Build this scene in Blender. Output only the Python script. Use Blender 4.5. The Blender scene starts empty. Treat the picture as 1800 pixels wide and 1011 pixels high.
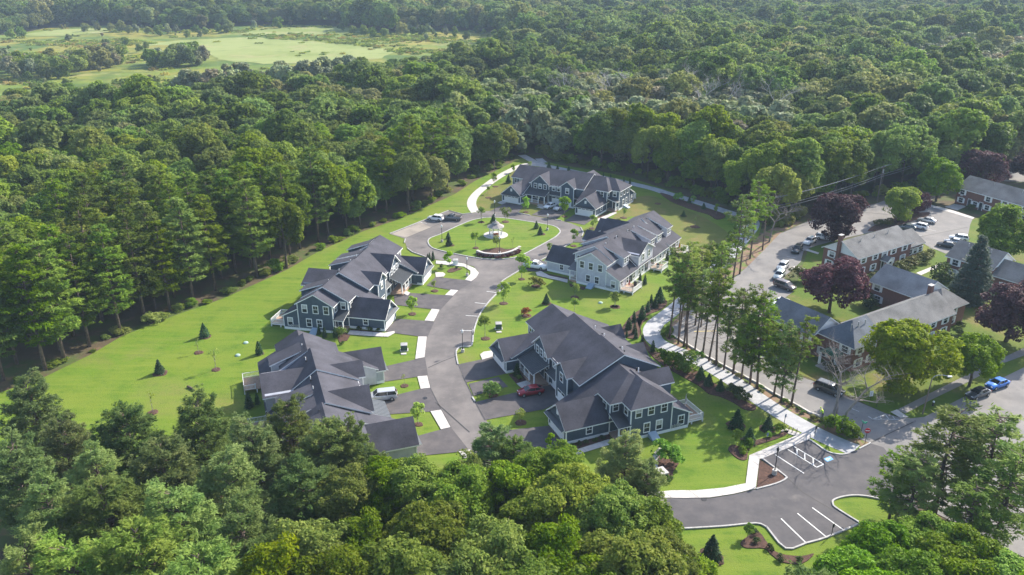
import bpy, bmesh, math, random
import numpy as np
from mathutils import Vector, Matrix
from mathutils.geometry import tessellate_polygon

# ------------------------------------------------------------------ camera, sky, sun, exposure
R = math.radians
scene = bpy.context.scene
cam_d = bpy.data.cameras.new('camera'); cam = bpy.data.objects.new('camera', cam_d)
scene.collection.objects.link(cam); scene.camera = cam
cam.location = (0, 0, 70); cam.rotation_euler = (R(90 - 22.779), 0, 0)
cam_d.sensor_width = 36; cam_d.lens = 36 * 1430 / 1800; cam_d.clip_start = .5; cam_d.clip_end = 9000
SUN_EL, SUN_AZ = R(35), math.atan2(.76, .65)          # azimuth measured clockwise from +Y
world = bpy.data.worlds.new('World'); scene.world = world; world.use_nodes = True
wn = world.node_tree.nodes; wl = world.node_tree.links
sky = wn.new('ShaderNodeTexSky'); sky.sky_type = 'NISHITA'; sky.sun_disc = False
sky.sun_elevation = SUN_EL; sky.sun_rotation = SUN_AZ; sky.air_density = 1.0; sky.dust_density = 1.5; sky.altitude = 50
wl.new(sky.outputs[0], wn['Background'].inputs[0]); wn['Background'].inputs[1].default_value = .15
sd = bpy.data.lights.new('sun', 'SUN'); sd.energy = 4.3; sd.angle = R(.55); sd.color = (1, .93, .82)
sun = bpy.data.objects.new('sun', sd); scene.collection.objects.link(sun)
sdir = Vector((math.sin(SUN_AZ) * math.cos(SUN_EL), math.cos(SUN_AZ) * math.cos(SUN_EL), math.sin(SUN_EL)))
sun.rotation_euler = sdir.to_track_quat('Z', 'Y').to_euler(); sun.location = sdir * 300
scene.view_settings.view_transform = 'Standard'; scene.view_settings.look = 'None'
scene.view_settings.exposure = 1.17; scene.view_settings.gamma = 1
scene.render.engine = 'CYCLES'
cy = scene.cycles; cy.max_bounces = 6; cy.diffuse_bounces = 3; cy.glossy_bounces = 2; cy.transmission_bounces = 3; cy.transparent_max_bounces = 6; cy.volume_bounces = 0
rng = random.Random(7); npr = np.random.default_rng(11)

# ------------------------------------------------------------------ site survey, metres (x right, y away, camera above the origin)
SITE = {}
SITE['lawn'] = [(-89.98,115.98),(-87.04,120.61),(-82.24,126.16),(-78.25,134.6),(-75.92,142.25),(-69.62,151.48),(-62.21,160.53),(-52.7,177.55),(-48.07,189.88),(-39.4,205.64),(-31.57,215.41),(-25.53,226.03),(-17.41,240.68),(-11.95,255.72),(-3.88,271.76),(3.67,287.14),(16.76,276.45),(28.83,268.71),(39.08,259.21),(52.0,239.44),(63.4,222.75),(68.59,212.39),(62.18,194.89),(51.49,175.39),(43.73,159.01),(33.49,143.77),(35.29,136.45),(41.78,128.66),(47.75,118.72),(51.5,108.33),(52.93,105.18),(54.51,91.38),(54.28,84.37),(48.64,72.55),(16.43,72.55),(15.83,82.22),(7.41,85.48),(-1.53,88.95),(-11.13,93.91),(-20.46,92.63),(-31.8,93.91),(-41.78,95.21),(-56.24,95.21),(-66.78,93.91),(-75.53,92.63)]
SITE['lawn_dry'] = [[(-10.4,222.75),(-8.73,241.3),(-1.84,255.72),(0.96,268.71),(11.53,268.71),(14.84,241.3),(9.3,210.91),(0.0,215.92),(-6.39,218.5)],[(22.47,210.91),(27.68,215.92),(35.83,235.22),(43.14,238.22),(49.51,226.59),(55.78,210.91),(56.76,199.25),(50.38,190.7),(43.77,182.77),(41.94,194.89),(41.41,208.49),(33.57,218.5),(24.29,206.11),(16.95,199.25),(14.89,201.49)]]
SITE['seams'] = [[(-15.08,129.28),(-12.83,131.62),(-10.32,133.79)],[(-12.76,117.31),(-11.16,115.06),(-8.85,111.59),(-6.64,108.29)],[(-27.36,200.11),(-24.16,204.91),(-18.71,212.74),(-14.03,219.8)],[(-8.78,126.55),(-7.43,122.03),(-6.14,117.45),(-4.31,111.81)],[(-15.05,126.29),(-13.86,121.54),(-11.48,114.62),(-9.61,109.51)],[(39.23,96.54),(40.35,93.12),(41.97,90.81),(43.1,89.32)],[(54.74,105.34),(58.66,107.89),(63.92,111.17)],[(87.9,218.44),(98.25,222.42),(106.06,219.75)],[(103.2,199.18),(112.77,203.71),(122.72,208.42)]]
SITE['lawn_east'] = [(53.55,150.38),(59.87,162.07),(63.8,168.51),(73.79,190.7),(78.84,197.05),(88.45,199.25),(102.26,210.91),(114.29,223.83),(119.54,221.14),(125.23,213.39),(141.94,226.59),(159.83,218.5),(106.93,136.45),(92.21,129.51),(78.53,120.61),(66.48,112.82),(64.03,112.47),(60.57,114.03),(56.7,119.66),(52.74,124.93),(50.61,127.61),(47.78,135.29)]
SITE['road'] = [(22.18,85.26),(14.93,86.39),(7.61,88.59),(0.0,91.87),(-4.04,95.87),(-6.09,101.88),(-6.87,104.19),(-9.74,109.72),(-11.61,114.84),(-14.02,122.03),(-14.97,126.29),(-16.12,133.29),(-16.55,141.87),(-15.92,150.38),(-16.15,144.99),(-15.19,154.53),(-11.88,164.94),(-9.5,170.98),(-8.02,174.45),(-7.95,176.69),(-9.06,179.43),(-11.89,181.77),(-18.57,184.17),(-21.16,185.93),(-24.64,189.13),(-26.32,192.22),(-27.23,195.93),(-27.63,199.21),(-32.23,203.17),(-18.12,223.55),(-14.05,220.06),(-11.28,221.12),(-9.3,222.46),(-6.48,223.27),(-1.59,223.55),(2.46,220.86),(5.05,219.14),(8.4,217.18),(11.88,215.26),(13.61,214.37),(16.02,212.12),(18.46,208.46),(18.89,204.32),(18.26,201.12),(17.07,200.11),(15.71,196.47),(12.53,191.9),(8.36,185.63),(6.91,183.49),(5.13,181.3),(1.7,176.69),(-2.06,170.56),(-1.89,169.29),(-0.61,168.45),(-2.78,164.22),(-4.69,159.33),(-6.45,153.11),(-7.25,147.61),(-7.6,142.44),(-7.65,143.76),(-7.63,138.21),(-9.54,137.62),(-10.35,136.32),(-10.32,134.13),(-9.78,130.52),(-8.78,126.55),(-7.43,122.03),(-6.14,117.45),(-3.83,110.96),(-2.19,106.73),(0.0,102.61),(3.31,99.01),(8.08,95.87),(14.24,93.26),(21.48,91.75),(26.69,92.38)]
SITE['bay_pale'] = [(-31.88,202.82),(-27.36,200.11),(-21.84,208.46),(-25.18,212.99)]
SITE['island'] = [(-21.57,197.56),(-21.04,199.77),(-18.7,202.82),(-15.31,208.46),(-11.72,213.62),(-9.45,215.64),(-6.32,216.93),(-1.54,216.15),(4.35,213.37),(9.72,210.64),(11.94,208.46),(12.77,205.49),(12.42,203.17),(10.75,199.44),(5.74,191.69),(2.13,186.62),(-0.65,184.65),(-4.79,184.07),(-8.26,184.95),(-13.62,187.62),(-18.05,190.45),(-19.99,192.22),(-21.13,194.86)]
SITE['lot'] = [(45.6,106.26),(46.27,105.02),(47.06,103.28),(47.94,102.46),(49.21,102.16),(50.17,102.46),(52.39,103.77),(54.69,105.21),(56.2,104.14),(56.47,97.48),(54.68,89.17),(52.28,90.68),(51.01,91.36),(49.0,92.17),(47.13,92.39),(45.21,91.98),(43.94,91.3),(43.6,90.53),(43.75,89.62),(45.67,86.68),(45.31,86.26),(40.31,83.75),(37.4,82.67),(34.46,81.67),(33.31,85.41),(33.14,85.81),(31.96,86.51),(27.68,85.92),(22.33,85.47),(20.74,85.48),(21.07,91.62),(23.55,91.72),(27.17,91.8),(30.75,92.65),(34.11,93.87),(37.3,95.11),(38.92,96.21),(39.0,97.04),(36.64,101.14),(37.07,101.27)]
SITE['street'] = [(54.6,102.91),(54.53,105.49),(52.78,107.05),(50.71,110.96),(49.42,112.44),(46.81,115.73),(44.4,119.4),(42.28,123.01),(39.43,127.33),(35.68,133.29),(33.39,137.62),(31.26,142.18),(31.96,146.35),(37.37,154.59),(45.01,164.38),(49.24,170.13),(55.46,178.97),(62.83,190.66),(70.53,203.17),(80.26,212.12),(72.13,204.87),(81.0,213.33),(90.38,219.75),(99.86,226.53),(106.67,230.06),(116.49,238.17),(123.48,243.13),(125.84,239.7),(129.07,237.41),(122.08,230.77),(128.48,216.5),(124.75,210.85),(117.95,199.18),(106.96,188.09),(105.07,193.76),(104.63,204.87),(104.33,210.24),(93.96,203.71),(87.4,200.29),(76.63,193.76),(72.54,190.11),(69.41,182.69),(66.2,178.02),(62.81,173.55),(60.59,168.43),(61.82,164.27),(57.12,158.95),(47.87,130.25),(50.86,126.03),(52.76,124.26),(57.09,118.14),(60.56,113.96),(61.94,112.87),(64.04,112.44)]
SITE['main_road'] = [(54.47,105.33),(63.95,112.3),(66.48,112.82),(78.63,120.8),(92.21,129.51),(125.18,150.38),(91.61,102.17),(71.11,85.48),(63.97,79.63),(59.26,85.48),(56.46,88.95),(55.65,93.91),(56.62,102.47)]
SITE['far_road'] = [(165.88,269.63),(174.03,275.44),(195.03,288.84),(216.28,297.69),(203.55,278.43),(179.27,263.12),(164.71,254.3),(158.78,255.16)]
SITE['mulch_beds'] = [[(-8.71,187.42),(-8.44,189.43),(-6.35,190.66),(-3.18,192.22),(-1.38,190.87),(0.75,191.9),(1.82,191.18),(2.08,188.62),(0.38,186.62),(-2.73,185.14),(-6.21,185.63)],[(36.57,100.87),(37.89,98.78),(38.95,96.88),(38.82,96.21),(37.37,95.35),(34.25,94.1)],[(29.02,82.71),(30.38,84.04),(31.97,84.88),(32.55,82.22),(33.44,80.77),(35.91,80.3),(37.7,80.77),(35.72,79.05),(33.4,79.21),(32.3,80.61),(31.75,81.73),(29.56,81.8)],[(32.63,103.77),(33.54,104.8),(34.73,104.24),(35.71,104.94),(37.64,106.13),(40.69,107.34),(43.05,108.82),(42.61,107.59),(39.72,105.89),(37.25,104.71),(35.54,103.31),(34.73,101.05),(33.62,100.96),(32.74,102.62)],[(25.5,150.38),(25.31,143.13),(25.22,137.03),(26.35,132.45),(27.87,129.17),(29.67,126.55),(32.34,122.52),(33.27,120.11),(34.98,119.16),(36.85,117.08),(37.97,115.06),(39.52,114.75),(40.15,116.17),(38.51,118.0),(37.07,120.82),(34.88,124.0),(33.02,128.11),(30.84,131.34),(28.69,133.85),(26.38,136.73),(25.44,140.63),(25.22,144.4),(26.36,148.34),(27.82,150.38)],[(21.65,144.99),(23.77,150.32),(26.0,153.82),(28.82,156.72),(31.85,160.47),(33.11,158.95),(31.57,155.25),(27.4,151.35),(25.45,145.96),(24.53,141.51),(22.05,141.51)],[(45.41,241.3),(47.27,232.27),(51.27,224.91),(55.47,219.8),(56.83,215.26),(59.82,217.83),(59.16,221.79),(54.12,228.68),(49.65,235.96),(47.37,240.06)],[(20.21,96.46),(20.55,99.22),(21.86,102.09),(22.73,101.0),(24.45,101.18),(24.42,99.92),(23.2,97.83),(22.89,96.13),(21.82,95.79)],[(-34.39,143.04),(-31.48,143.67),(-31.53,142.42),(-31.68,140.28),(-32.99,139.37)],[(-14.96,177.14),(-14.05,178.51),(-12.71,178.51),(-11.68,178.05),(-12.93,176.69),(-13.7,175.79),(-14.86,175.79)],[(-31.91,145.25),(-25.46,143.98),(-25.91,143.35),(-31.65,144.62)],[(8.47,104.71),(15.15,107.73),(15.11,106.2),(9.48,103.66)],[(-0.6,126.81),(1.55,127.85),(2.77,125.01),(0.89,123.26)],[(7.14,175.34),(12.72,172.27),(12.67,171.41),(8.57,174.01)],[(12.83,168.87),(16.49,166.8),(15.89,165.18),(13.04,167.21)],[(23.54,216.55),(27.15,222.63),(27.68,222.15),(24.15,215.64)],[(94.66,205.45),(99.16,210.85),(102.93,213.33),(107.33,217.14),(114.7,221.08),(118.66,221.75),(116.69,218.44),(109.59,213.33),(105.49,210.24),(98.7,206.04)]]
SITE['mulch_rings'] = [(-8.43,212.49,1.0),(-1.8,212.87,1.1),(-15.81,193.79,0.9),(-9.07,191.9,0.85),(7.71,202.59,1.1),(2.21,171.58,0.85),(5.34,167.46,1.1),(13.57,161.24,1.0),(-1.78,157.9,0.95),(7.35,158.05,1.1),(2.95,151.7,1.1),(21.44,207.5,0.8),(15.52,193.79,0.9),(-20.58,152.54,0.9),(-17.04,164.7,0.9),(21.59,156.2,1.0),(-15.27,193.79,0.8),(3.98,222.06,0.9),(14.74,218.09,0.9),(-18.57,122.86,0.75),(-14.81,110.55,0.75),(-5.12,141.19,0.95),(-3.22,119.63,0.9),(1.38,111.09,0.95),(-62.48,127.4,1.3),(-59.57,142.0,1.2),(-58.51,135.29,0.9),(-52.99,128.66,0.85),(-58.42,114.2,0.9),(-46.91,134.83,0.8),(24.66,80.14,1.7),(35.38,110.34,1.5),(40.11,109.31,1.3),(36.34,105.92,1.3),(21.7,156.2,1.1),(48.23,218.74,1.0),(49.43,209.06,1.4),(42.95,230.39,1.0),(31.18,216.93,1.0),(-5.26,248.89,1.0),(-7.16,236.6,1.0),(-8.46,212.51,0.9)]
SITE['concrete'] = [[(17.94,92.8),(22.31,93.51),(25.6,93.51),(29.65,94.1),(32.97,95.11),(35.31,101.95),(45.6,108.23),(46.56,107.44),(45.52,106.13),(37.03,101.14),(36.59,101.05),(34.06,93.94),(30.78,92.76),(27.19,91.91),(23.56,91.8),(18.06,91.95)],[(-18.21,141.87),(-16.55,141.87),(-16.12,133.29),(-17.74,132.56)],[(-16.65,125.98),(-14.97,126.29),(-14.02,122.03),(-15.63,121.69)],[(-13.27,114.35),(-11.61,114.84),(-9.69,109.64),(-11.14,109.02)],[(-7.99,102.95),(-6.3,103.44),(-5.59,101.95),(-7.04,101.22)],[(-16.77,154.92),(-15.12,154.5),(-15.79,148.85),(-17.68,149.19)],[(-13.52,165.25),(-11.85,164.85),(-12.83,161.89),(-14.54,162.27)],[(-18.33,183.25),(-14.9,182.58),(-11.44,181.18),(-8.62,177.97),(-7.69,175.29),(-8.08,172.68),(-9.25,170.14),(-10.73,170.98),(-9.61,174.41),(-9.71,176.62),(-11.33,179.15),(-18.16,181.18)],[(-17.83,175.56),(-16.04,175.56),(-15.36,174.41),(-15.67,172.94),(-17.42,172.68)],[(-31.93,144.62),(-25.11,143.48),(-23.15,144.3),(-22.96,143.48),(-24.04,141.8),(-26.26,141.99),(-32.16,142.85)],[(-5.92,134.42),(-5.29,135.45),(-3.63,135.97),(-3.44,133.57),(-5.45,132.28)],[(0.77,123.51),(3.14,124.91),(3.59,123.01),(1.73,121.79)],[(8.54,102.83),(14.77,106.18),(15.4,105.95),(15.3,105.02),(9.56,102.09)],[(-4.33,231.05),(-3.6,232.29),(-1.57,234.69),(-1.7,231.05),(-2.97,229.53)],[(7.04,226.53),(9.47,228.82),(10.29,227.02),(9.18,224.86)],[(23.1,214.91),(29.12,222.15),(29.87,221.2),(24.86,214.29),(23.4,213.66)],[(5.49,175.61),(6.68,176.42),(8.55,173.57),(12.65,171.15),(12.47,169.29),(5.77,173.57)],[(61.58,114.18),(62.95,114.92),(63.79,112.66),(62.44,112.44)]]
SITE['sidewalk_east'] = [(62.95,114.92),(69.58,119.4),(77.94,125.01),(84.39,129.17),(96.79,137.32),(103.58,141.87),(101.36,138.21),(94.94,134.13),(88.87,130.79),(79.16,124.0),(70.22,118.23),(63.85,113.83)]
SITE['paths_east'] = [[(93.74,175.31),(103.97,182.69),(103.61,181.27),(94.29,173.98)],[(73.07,190.63),(74.05,191.45),(75.98,188.79),(75.28,187.78)],[(76.38,164.75),(88.35,173.55),(88.62,172.67),(78.07,164.27)],[(66.39,179.12),(67.13,179.86),(68.88,178.02),(67.91,177.11)],[(121.95,230.49),(126.56,223.77),(129.21,217.14),(128.14,215.86),(120.86,229.06)],[(125.8,227.23),(130.12,230.06),(132.79,227.93),(127.78,223.77)]]
SITE['gravel_path'] = [(51.64,103.44),(48.96,106.11),(46.53,109.31),(43.37,114.4),(40.91,119.4),(38.6,124.51),(35.13,130.79),(31.33,135.28),(27.81,139.72),(27.47,144.08),(28.89,148.01),(30.03,149.63),(35.12,156.72),(40.97,165.99),(46.23,175.34),(52.96,186.62),(60.4,200.33),(65.17,209.67),(66.08,215.9),(61.35,222.46),(54.81,231.98),(47.59,241.3),(42.87,247.67),(29.85,259.92),(19.22,268.71),(11.77,274.87),(6.92,277.25)]
SITE['walk_path'] = [(-10.31,221.96),(-11.52,227.02),(-11.95,232.6),(-11.23,238.97),(-9.18,246.8),(-4.96,259.07),(-0.34,269.21),(3.85,276.1),(8.12,278.52)]
SITE['trail'] = [(3.49,290.87),(5.78,285.54),(8.17,280.39),(10.91,277.52)]
SITE['trail2'] = [(9.57,285.54),(10.98,279.66)]
SITE['driveways'] = [[(-25.1,144.43),(-23.36,150.2),(-17.68,149.19),(-15.64,148.72),(-16.39,141.68),(-18.34,142.11),(-23.04,143.48)],[(-25.94,164.06),(-14.54,162.27),(-12.68,161.89),(-14.92,154.5),(-16.92,154.92),(-22.55,156.51),(-24.7,157.09)],[(-19.13,167.67),(-17.45,172.94),(-10.72,170.9),(-8.77,170.06),(-11.79,164.85),(-13.67,165.17)],[(-23.08,129.71),(-17.78,132.45),(-16.04,133.29),(-14.79,126.29),(-16.72,125.98),(-22.27,124.16)],[(-23.25,117.77),(-15.7,121.69),(-13.97,122.03),(-11.5,114.84),(-13.31,114.35),(-21.62,113.3)],[(-14.84,107.1),(-11.19,109.02),(-9.65,109.72),(-6.51,103.44),(-8.02,102.88),(-14.37,101.77)],[(-9.83,130.52),(-3.47,133.46),(-0.93,127.17),(-8.01,123.9)],[(-7.5,123.51),(-2.35,125.93),(-0.71,122.52),(-6.46,119.4)],[(-6.2,117.31),(0.75,120.58),(6.21,124.0),(9.34,118.69),(5.2,115.06),(-3.18,112.23),(-4.42,111.68)],[(-3.53,108.29),(5.88,110.13),(8.18,104.65),(5.62,103.92),(-1.03,101.22)],[(-1.7,231.26),(3.4,228.52),(1.87,221.39),(-6.36,222.92)],[(8.44,224.47),(17.42,226.03),(15.41,221.96),(12.07,215.46),(5.57,219.6)],[(17.66,219.97),(23.2,216.82),(19.66,210.49),(14.51,214.11)],[(1.53,176.51),(3.42,180.36),(6.81,183.68),(8.9,181.96),(8.12,176.06),(3.36,176.51)],[(7.67,183.68),(12.62,192.11),(16.41,191.18),(13.19,185.14)],[(15.64,196.47),(16.85,201.12),(19.82,199.77),(19.67,195.93)]]
SITE['kerbs'] = [[(-32.23,203.17),(-18.12,223.55),(-14.05,220.06),(-11.28,221.12)],[(-27.6,198.99),(-27.48,195.93)],[(-26.29,192.01),(-24.64,189.13),(-21.16,185.93)],[(1.66,221.12),(5.05,219.01)],[(11.88,215.13),(13.6,214.25)],[(18.46,208.46),(18.89,204.32),(18.26,201.12)],[(12.53,191.9),(14.92,195.5)],[(6.91,183.49),(8.43,185.63)],[(1.7,176.69),(-2.06,170.56),(-1.89,169.29),(-0.61,168.45),(-2.78,164.22),(-4.69,159.33),(-6.45,153.11),(-7.25,147.61),(-7.6,142.44)],[(-7.68,145.05),(-7.63,138.21),(-9.54,137.62),(-10.35,136.32),(-10.32,134.13),(-9.78,130.52)],[(-6.68,118.93),(-6.14,117.45)],[(-3.83,110.96),(-3.54,110.55)],[(37.03,101.14),(39.0,97.04),(38.97,96.21),(37.28,95.07),(34.1,93.83)],[(45.6,106.26),(46.27,105.02),(47.06,103.28),(47.94,102.46),(49.21,102.16),(50.17,102.46)],[(52.36,103.69),(54.69,105.21)],[(52.28,90.68),(51.01,91.36),(49.0,92.17),(47.13,92.39),(45.21,91.98),(43.94,91.3),(43.6,90.53),(43.75,89.62),(45.67,86.68)],[(45.55,86.4),(40.31,83.75),(37.4,82.67),(34.46,81.67),(33.31,85.41),(33.14,85.81),(31.96,86.51),(27.68,85.92),(22.33,85.47),(20.74,85.48)]]
SITE['timber_edge'] = [(31.2,142.62),(33.51,138.21),(35.8,133.85),(39.6,128.01),(42.48,123.76),(44.54,119.87),(47.0,116.31),(48.32,113.96),(49.57,112.87)]
SITE['verge'] = [(29.88,140.63),(31.72,137.32),(35.31,131.62),(39.04,125.78),(41.54,120.34),(44.43,114.84),(47.68,111.38),(49.9,107.49),(53.08,104.38),(54.66,105.34),(50.71,110.96),(49.37,112.32),(46.77,115.59),(44.35,119.26),(42.24,122.86),(39.39,127.17),(35.64,133.12),(33.36,137.44),(31.23,142.0),(31.96,146.35),(29.79,143.01)]
SITE['verge_up'] = [(31.96,146.35),(37.37,154.59),(45.01,164.38),(49.24,170.13),(55.46,178.97),(62.83,190.66),(70.53,203.17),(79.89,213.37),(74.41,213.37),(65.49,202.59),(61.36,197.01),(55.4,186.62),(48.55,175.34),(43.49,165.99),(38.89,158.95),(33.75,151.01),(30.77,145.64)]
SITE['marks'] = [((-5.6,164.38),(-3.39,163.59)),((-7.9,158.2),(-5.55,157.6)),((-9.52,151.7),(-7.06,151.35)),((-10.22,144.67),(-7.74,144.47)),((35.64,87.5),(37.36,82.71)),((38.15,88.58),(40.37,83.77)),((40.54,89.76),(43.07,85.16)),((39.23,102.17),(41.99,97.5)),((41.54,103.54),(44.32,98.99)),((42.71,104.33),(45.6,99.73)),((44.32,98.99),(45.6,99.73)),((43.04,103.87),(42.45,102.04)),((43.79,102.62),(43.2,100.83)),((44.59,101.27),(44.04,99.51)),((-23.98,214.63),(-21.11,213.37)),((-25.16,212.74),(-23.3,211.75)),((-20.78,218.74),(-18.31,217.83))]
SITE['marks_old'] = [((57.84,112.1),(62.02,112.02)),((57.84,112.1),(60.47,113.48)),((60.47,113.48),(60.45,112.19)),((59.15,112.79),(59.32,112.1)),((61.4,112.96),(61.37,112.1)),((57.46,112.87),(57.84,112.1)),((55.75,115.28),(56.57,114.4)),((67.04,186.09),(69.16,185.11)),((105.24,203.71),(107.19,201.42)),((110.55,207.82),(112.85,205.45)),((104.94,192.7),(106.44,190.63)),((58.03,168.43),(59.19,168.01))]
SITE['marks_yellow'] = [((35.85,144.27),(40.95,144.53))]
SITE['access_sign'] = [(46.1,101.14),(47.32,101.81),(47.51,100.96),(46.31,100.3)]
SITE['lamps'] = [(-17.89,196.47),(-4.88,218.48),(9.45,205.84),(-3.04,187.62),(-10.31,173.57),(-9.21,135.57),(37.65,97.29)]
SITE['gazebo'] = (-4.25,201.8)
SITE['wall_arc'] = [(-8.63,188.12),(-7.28,186.62),(-5.52,185.83),(-3.09,185.63),(-1.01,186.82),(0.56,188.42),(1.74,190.45)]
SITE['entry_wall'] = [(22.24,102.46),(21.42,101.36),(20.92,99.92),(20.47,96.8)]
SITE['entry_pillar'] = (21.1,96.3)
SITE['cars'] = {'red': ((1.11,119.4),(5.11,120.58)),'minivan': ((-22.69,118.0),(-19.45,118.69)),'pickup_white': ((7.77,177.14),(3.67,178.97)),'suv_bay': ((-22.78,215.26),(-19.4,213.99)),'pickup_grey': ((-18.85,215.52),(-14.43,214.37)),'e_sedan': ((9.69,224.91),(12.28,227.69)),'e_suv': ((12.59,223.14),(14.66,225.88)),'s_white': ((74.04,193.76),(77.74,197.52)),'s_dark': ((69.26,187.38),(71.99,191.45)),'s_silver1': ((62.19,176.03),(64.83,179.86)),'s_silver2': ((59.7,170.27),(62.36,174.43)),'s_burg': ((61.5,164.75),(59.22,167.6)),'lot_silver': ((112.62,213.95),(115.14,211.83)),'lot_a': ((104.35,207.22),(106.94,206.63)),'lot_b': ((107.1,207.82),(108.61,206.28)),'lot_dark': ((108.13,193.76),(110.71,192.08)),'lot_c': ((111.35,196.11),(113.71,194.82)),'lot_d': ((113.91,198.62),(116.18,197.52)),'van_dark': ((55.45,119.16),(52.33,122.27)),'grey_sedan': ((76.18,118.23),(80.65,120.34)),'blue': ((81.3,121.54),(85.51,123.51)),'hid_white': ((82.15,198.07),(79.23,199.18)),'hid_white2': ((55.02,155.98),(58.1,158.2))}
SITE['poles'] = [(37.62,146.35),(60.74,198.11),(108.2,232.22),(151.41,272.51),(259.6,350.45)]
SITE['streetlight'] = (66.55,113.65)
SITE['verge_plants'] = [(30.82,141.25),(32.16,138.21),(33.52,135.57),(34.66,133.46),(36.29,131.34),(37.4,129.44),(38.51,127.69),(39.79,125.78),(40.85,124.1),(41.68,122.62),(42.88,120.82),(43.74,119.63),(44.5,118.14),(45.45,116.63),(46.36,115.06),(47.3,113.65),(48.27,112.44),(49.05,111.38)]
SITE['signs'] = [(53.8,105.14),(59.23,116.85),(60.04,115.95),(46.78,107.1),(43.16,110.55),(38.73,105.14),(41.1,84.16),(43.42,108.29)]
SITE['hydrant'] = (69.5,116.31)
SITE['person'] = (49.93,112.66)
SITE['transformers'] = [(-20.24,136.32),(-2.65,145.57),(-13.46,180.83)]
SITE['domes'] = [(-50.9,139.3),(-50.83,134.15),(18.81,158.2)]
SITE['log'] = ((-55.77,122.35),(-54.1,120.99))
SITE['saplings'] = {'bright': [(2.21,171.58,5.5),(-1.78,157.9,4.2),(-20.58,152.54,3.6),(-14.76,178.97,3.6),(3.99,222.73,3.7),(14.84,219.8,5.0),(15.71,196.47,3.3),(9.31,189.13,2.1),(-14.88,110.55,3.6),(5.83,103.81,2.4),(34.17,105.14,2.2),(30.22,83.7,1.9),(21.64,207.5,3.5),(-5.65,252.08,3.1),(0.34,265.89,2.6),(57.83,220.46,2.7),(53.07,229.67,2.3)],'mid': [(-8.36,212.74,3.9),(-1.72,213.37,4.1),(-17.04,164.7,2.2),(-5.2,141.19,4.3),(1.38,111.09,2.5),(13.58,161.39,2.9),(12.93,153.11,3.1),(21.59,156.2,3.3),(21.72,156.35,3.1),(-9.07,191.9,3.8),(-3.9,192.22,3.2),(31.22,217.18,2.5),(-7.43,240.61,2.2),(6.07,273.31,1.6)],'thin': [(-18.57,122.86,2.0),(-58.51,135.29,2.7),(-52.99,128.66,4.3),(-58.42,114.2,3.7),(0.22,192.95,2.3),(49.68,210.28,2.4),(-8.46,212.51,3.3)]}
SITE['small_conifers'] = [(-15.92,193.79,2.5),(-16.47,198.99,1.8),(6.53,207.26,2.1),(7.41,202.37,2.2),(-5.1,211.87,2.5),(7.28,157.83,2.3),(-62.58,127.4,2.7),(-59.68,142.0,2.9),(24.56,79.67,3.8),(35.23,109.31,3.5),(40.04,108.9,2.7),(36.18,105.34,2.8),(32.96,125.11,2.6),(33.89,122.91,2.4),(35.45,121.16,2.3),(48.13,218.22,1.8),(55.17,224.91,2.0),(52.26,230.82,2.0),(-1.13,253.04,2.7),(12.57,270.98,2.5),(15.44,269.89,1.6),(19.02,266.94,2.0),(30.01,155.76,2.2),(31.42,158.8,3.4)]
SITE['arborvitae'] = [(-19.05,183.68,2.3),(-19.95,184.17,1.8),(-20.41,184.27,1.5),(0.91,126.29,2.6),(26.28,135.57,2.4),(25.07,140.02,1.6),(29.56,158.2,2.0),(28.14,153.67,2.5),(26.44,150.18,3.0),(24.55,148.62,2.4),(23.1,145.31,2.6),(23.96,143.39,2.3),(22.23,141.82,1.5),(23.94,141.2,2.0),(-46.95,134.6,2.7),(-37.69,143.04,2.0),(-36.25,141.68,2.2),(-34.26,141.68,2.3),(28.84,169.71,2.2),(29.74,168.45,2.4),(37.46,183.68,2.4),(30.12,260.97,1.5),(32.28,259.45,1.4),(35.93,254.25,1.6),(37.59,252.08,1.8),(-1.71,242.27,1.4),(-1.09,242.83,1.4),(-43.17,115.7,2.8),(-42.18,116.86,2.1)]
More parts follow.
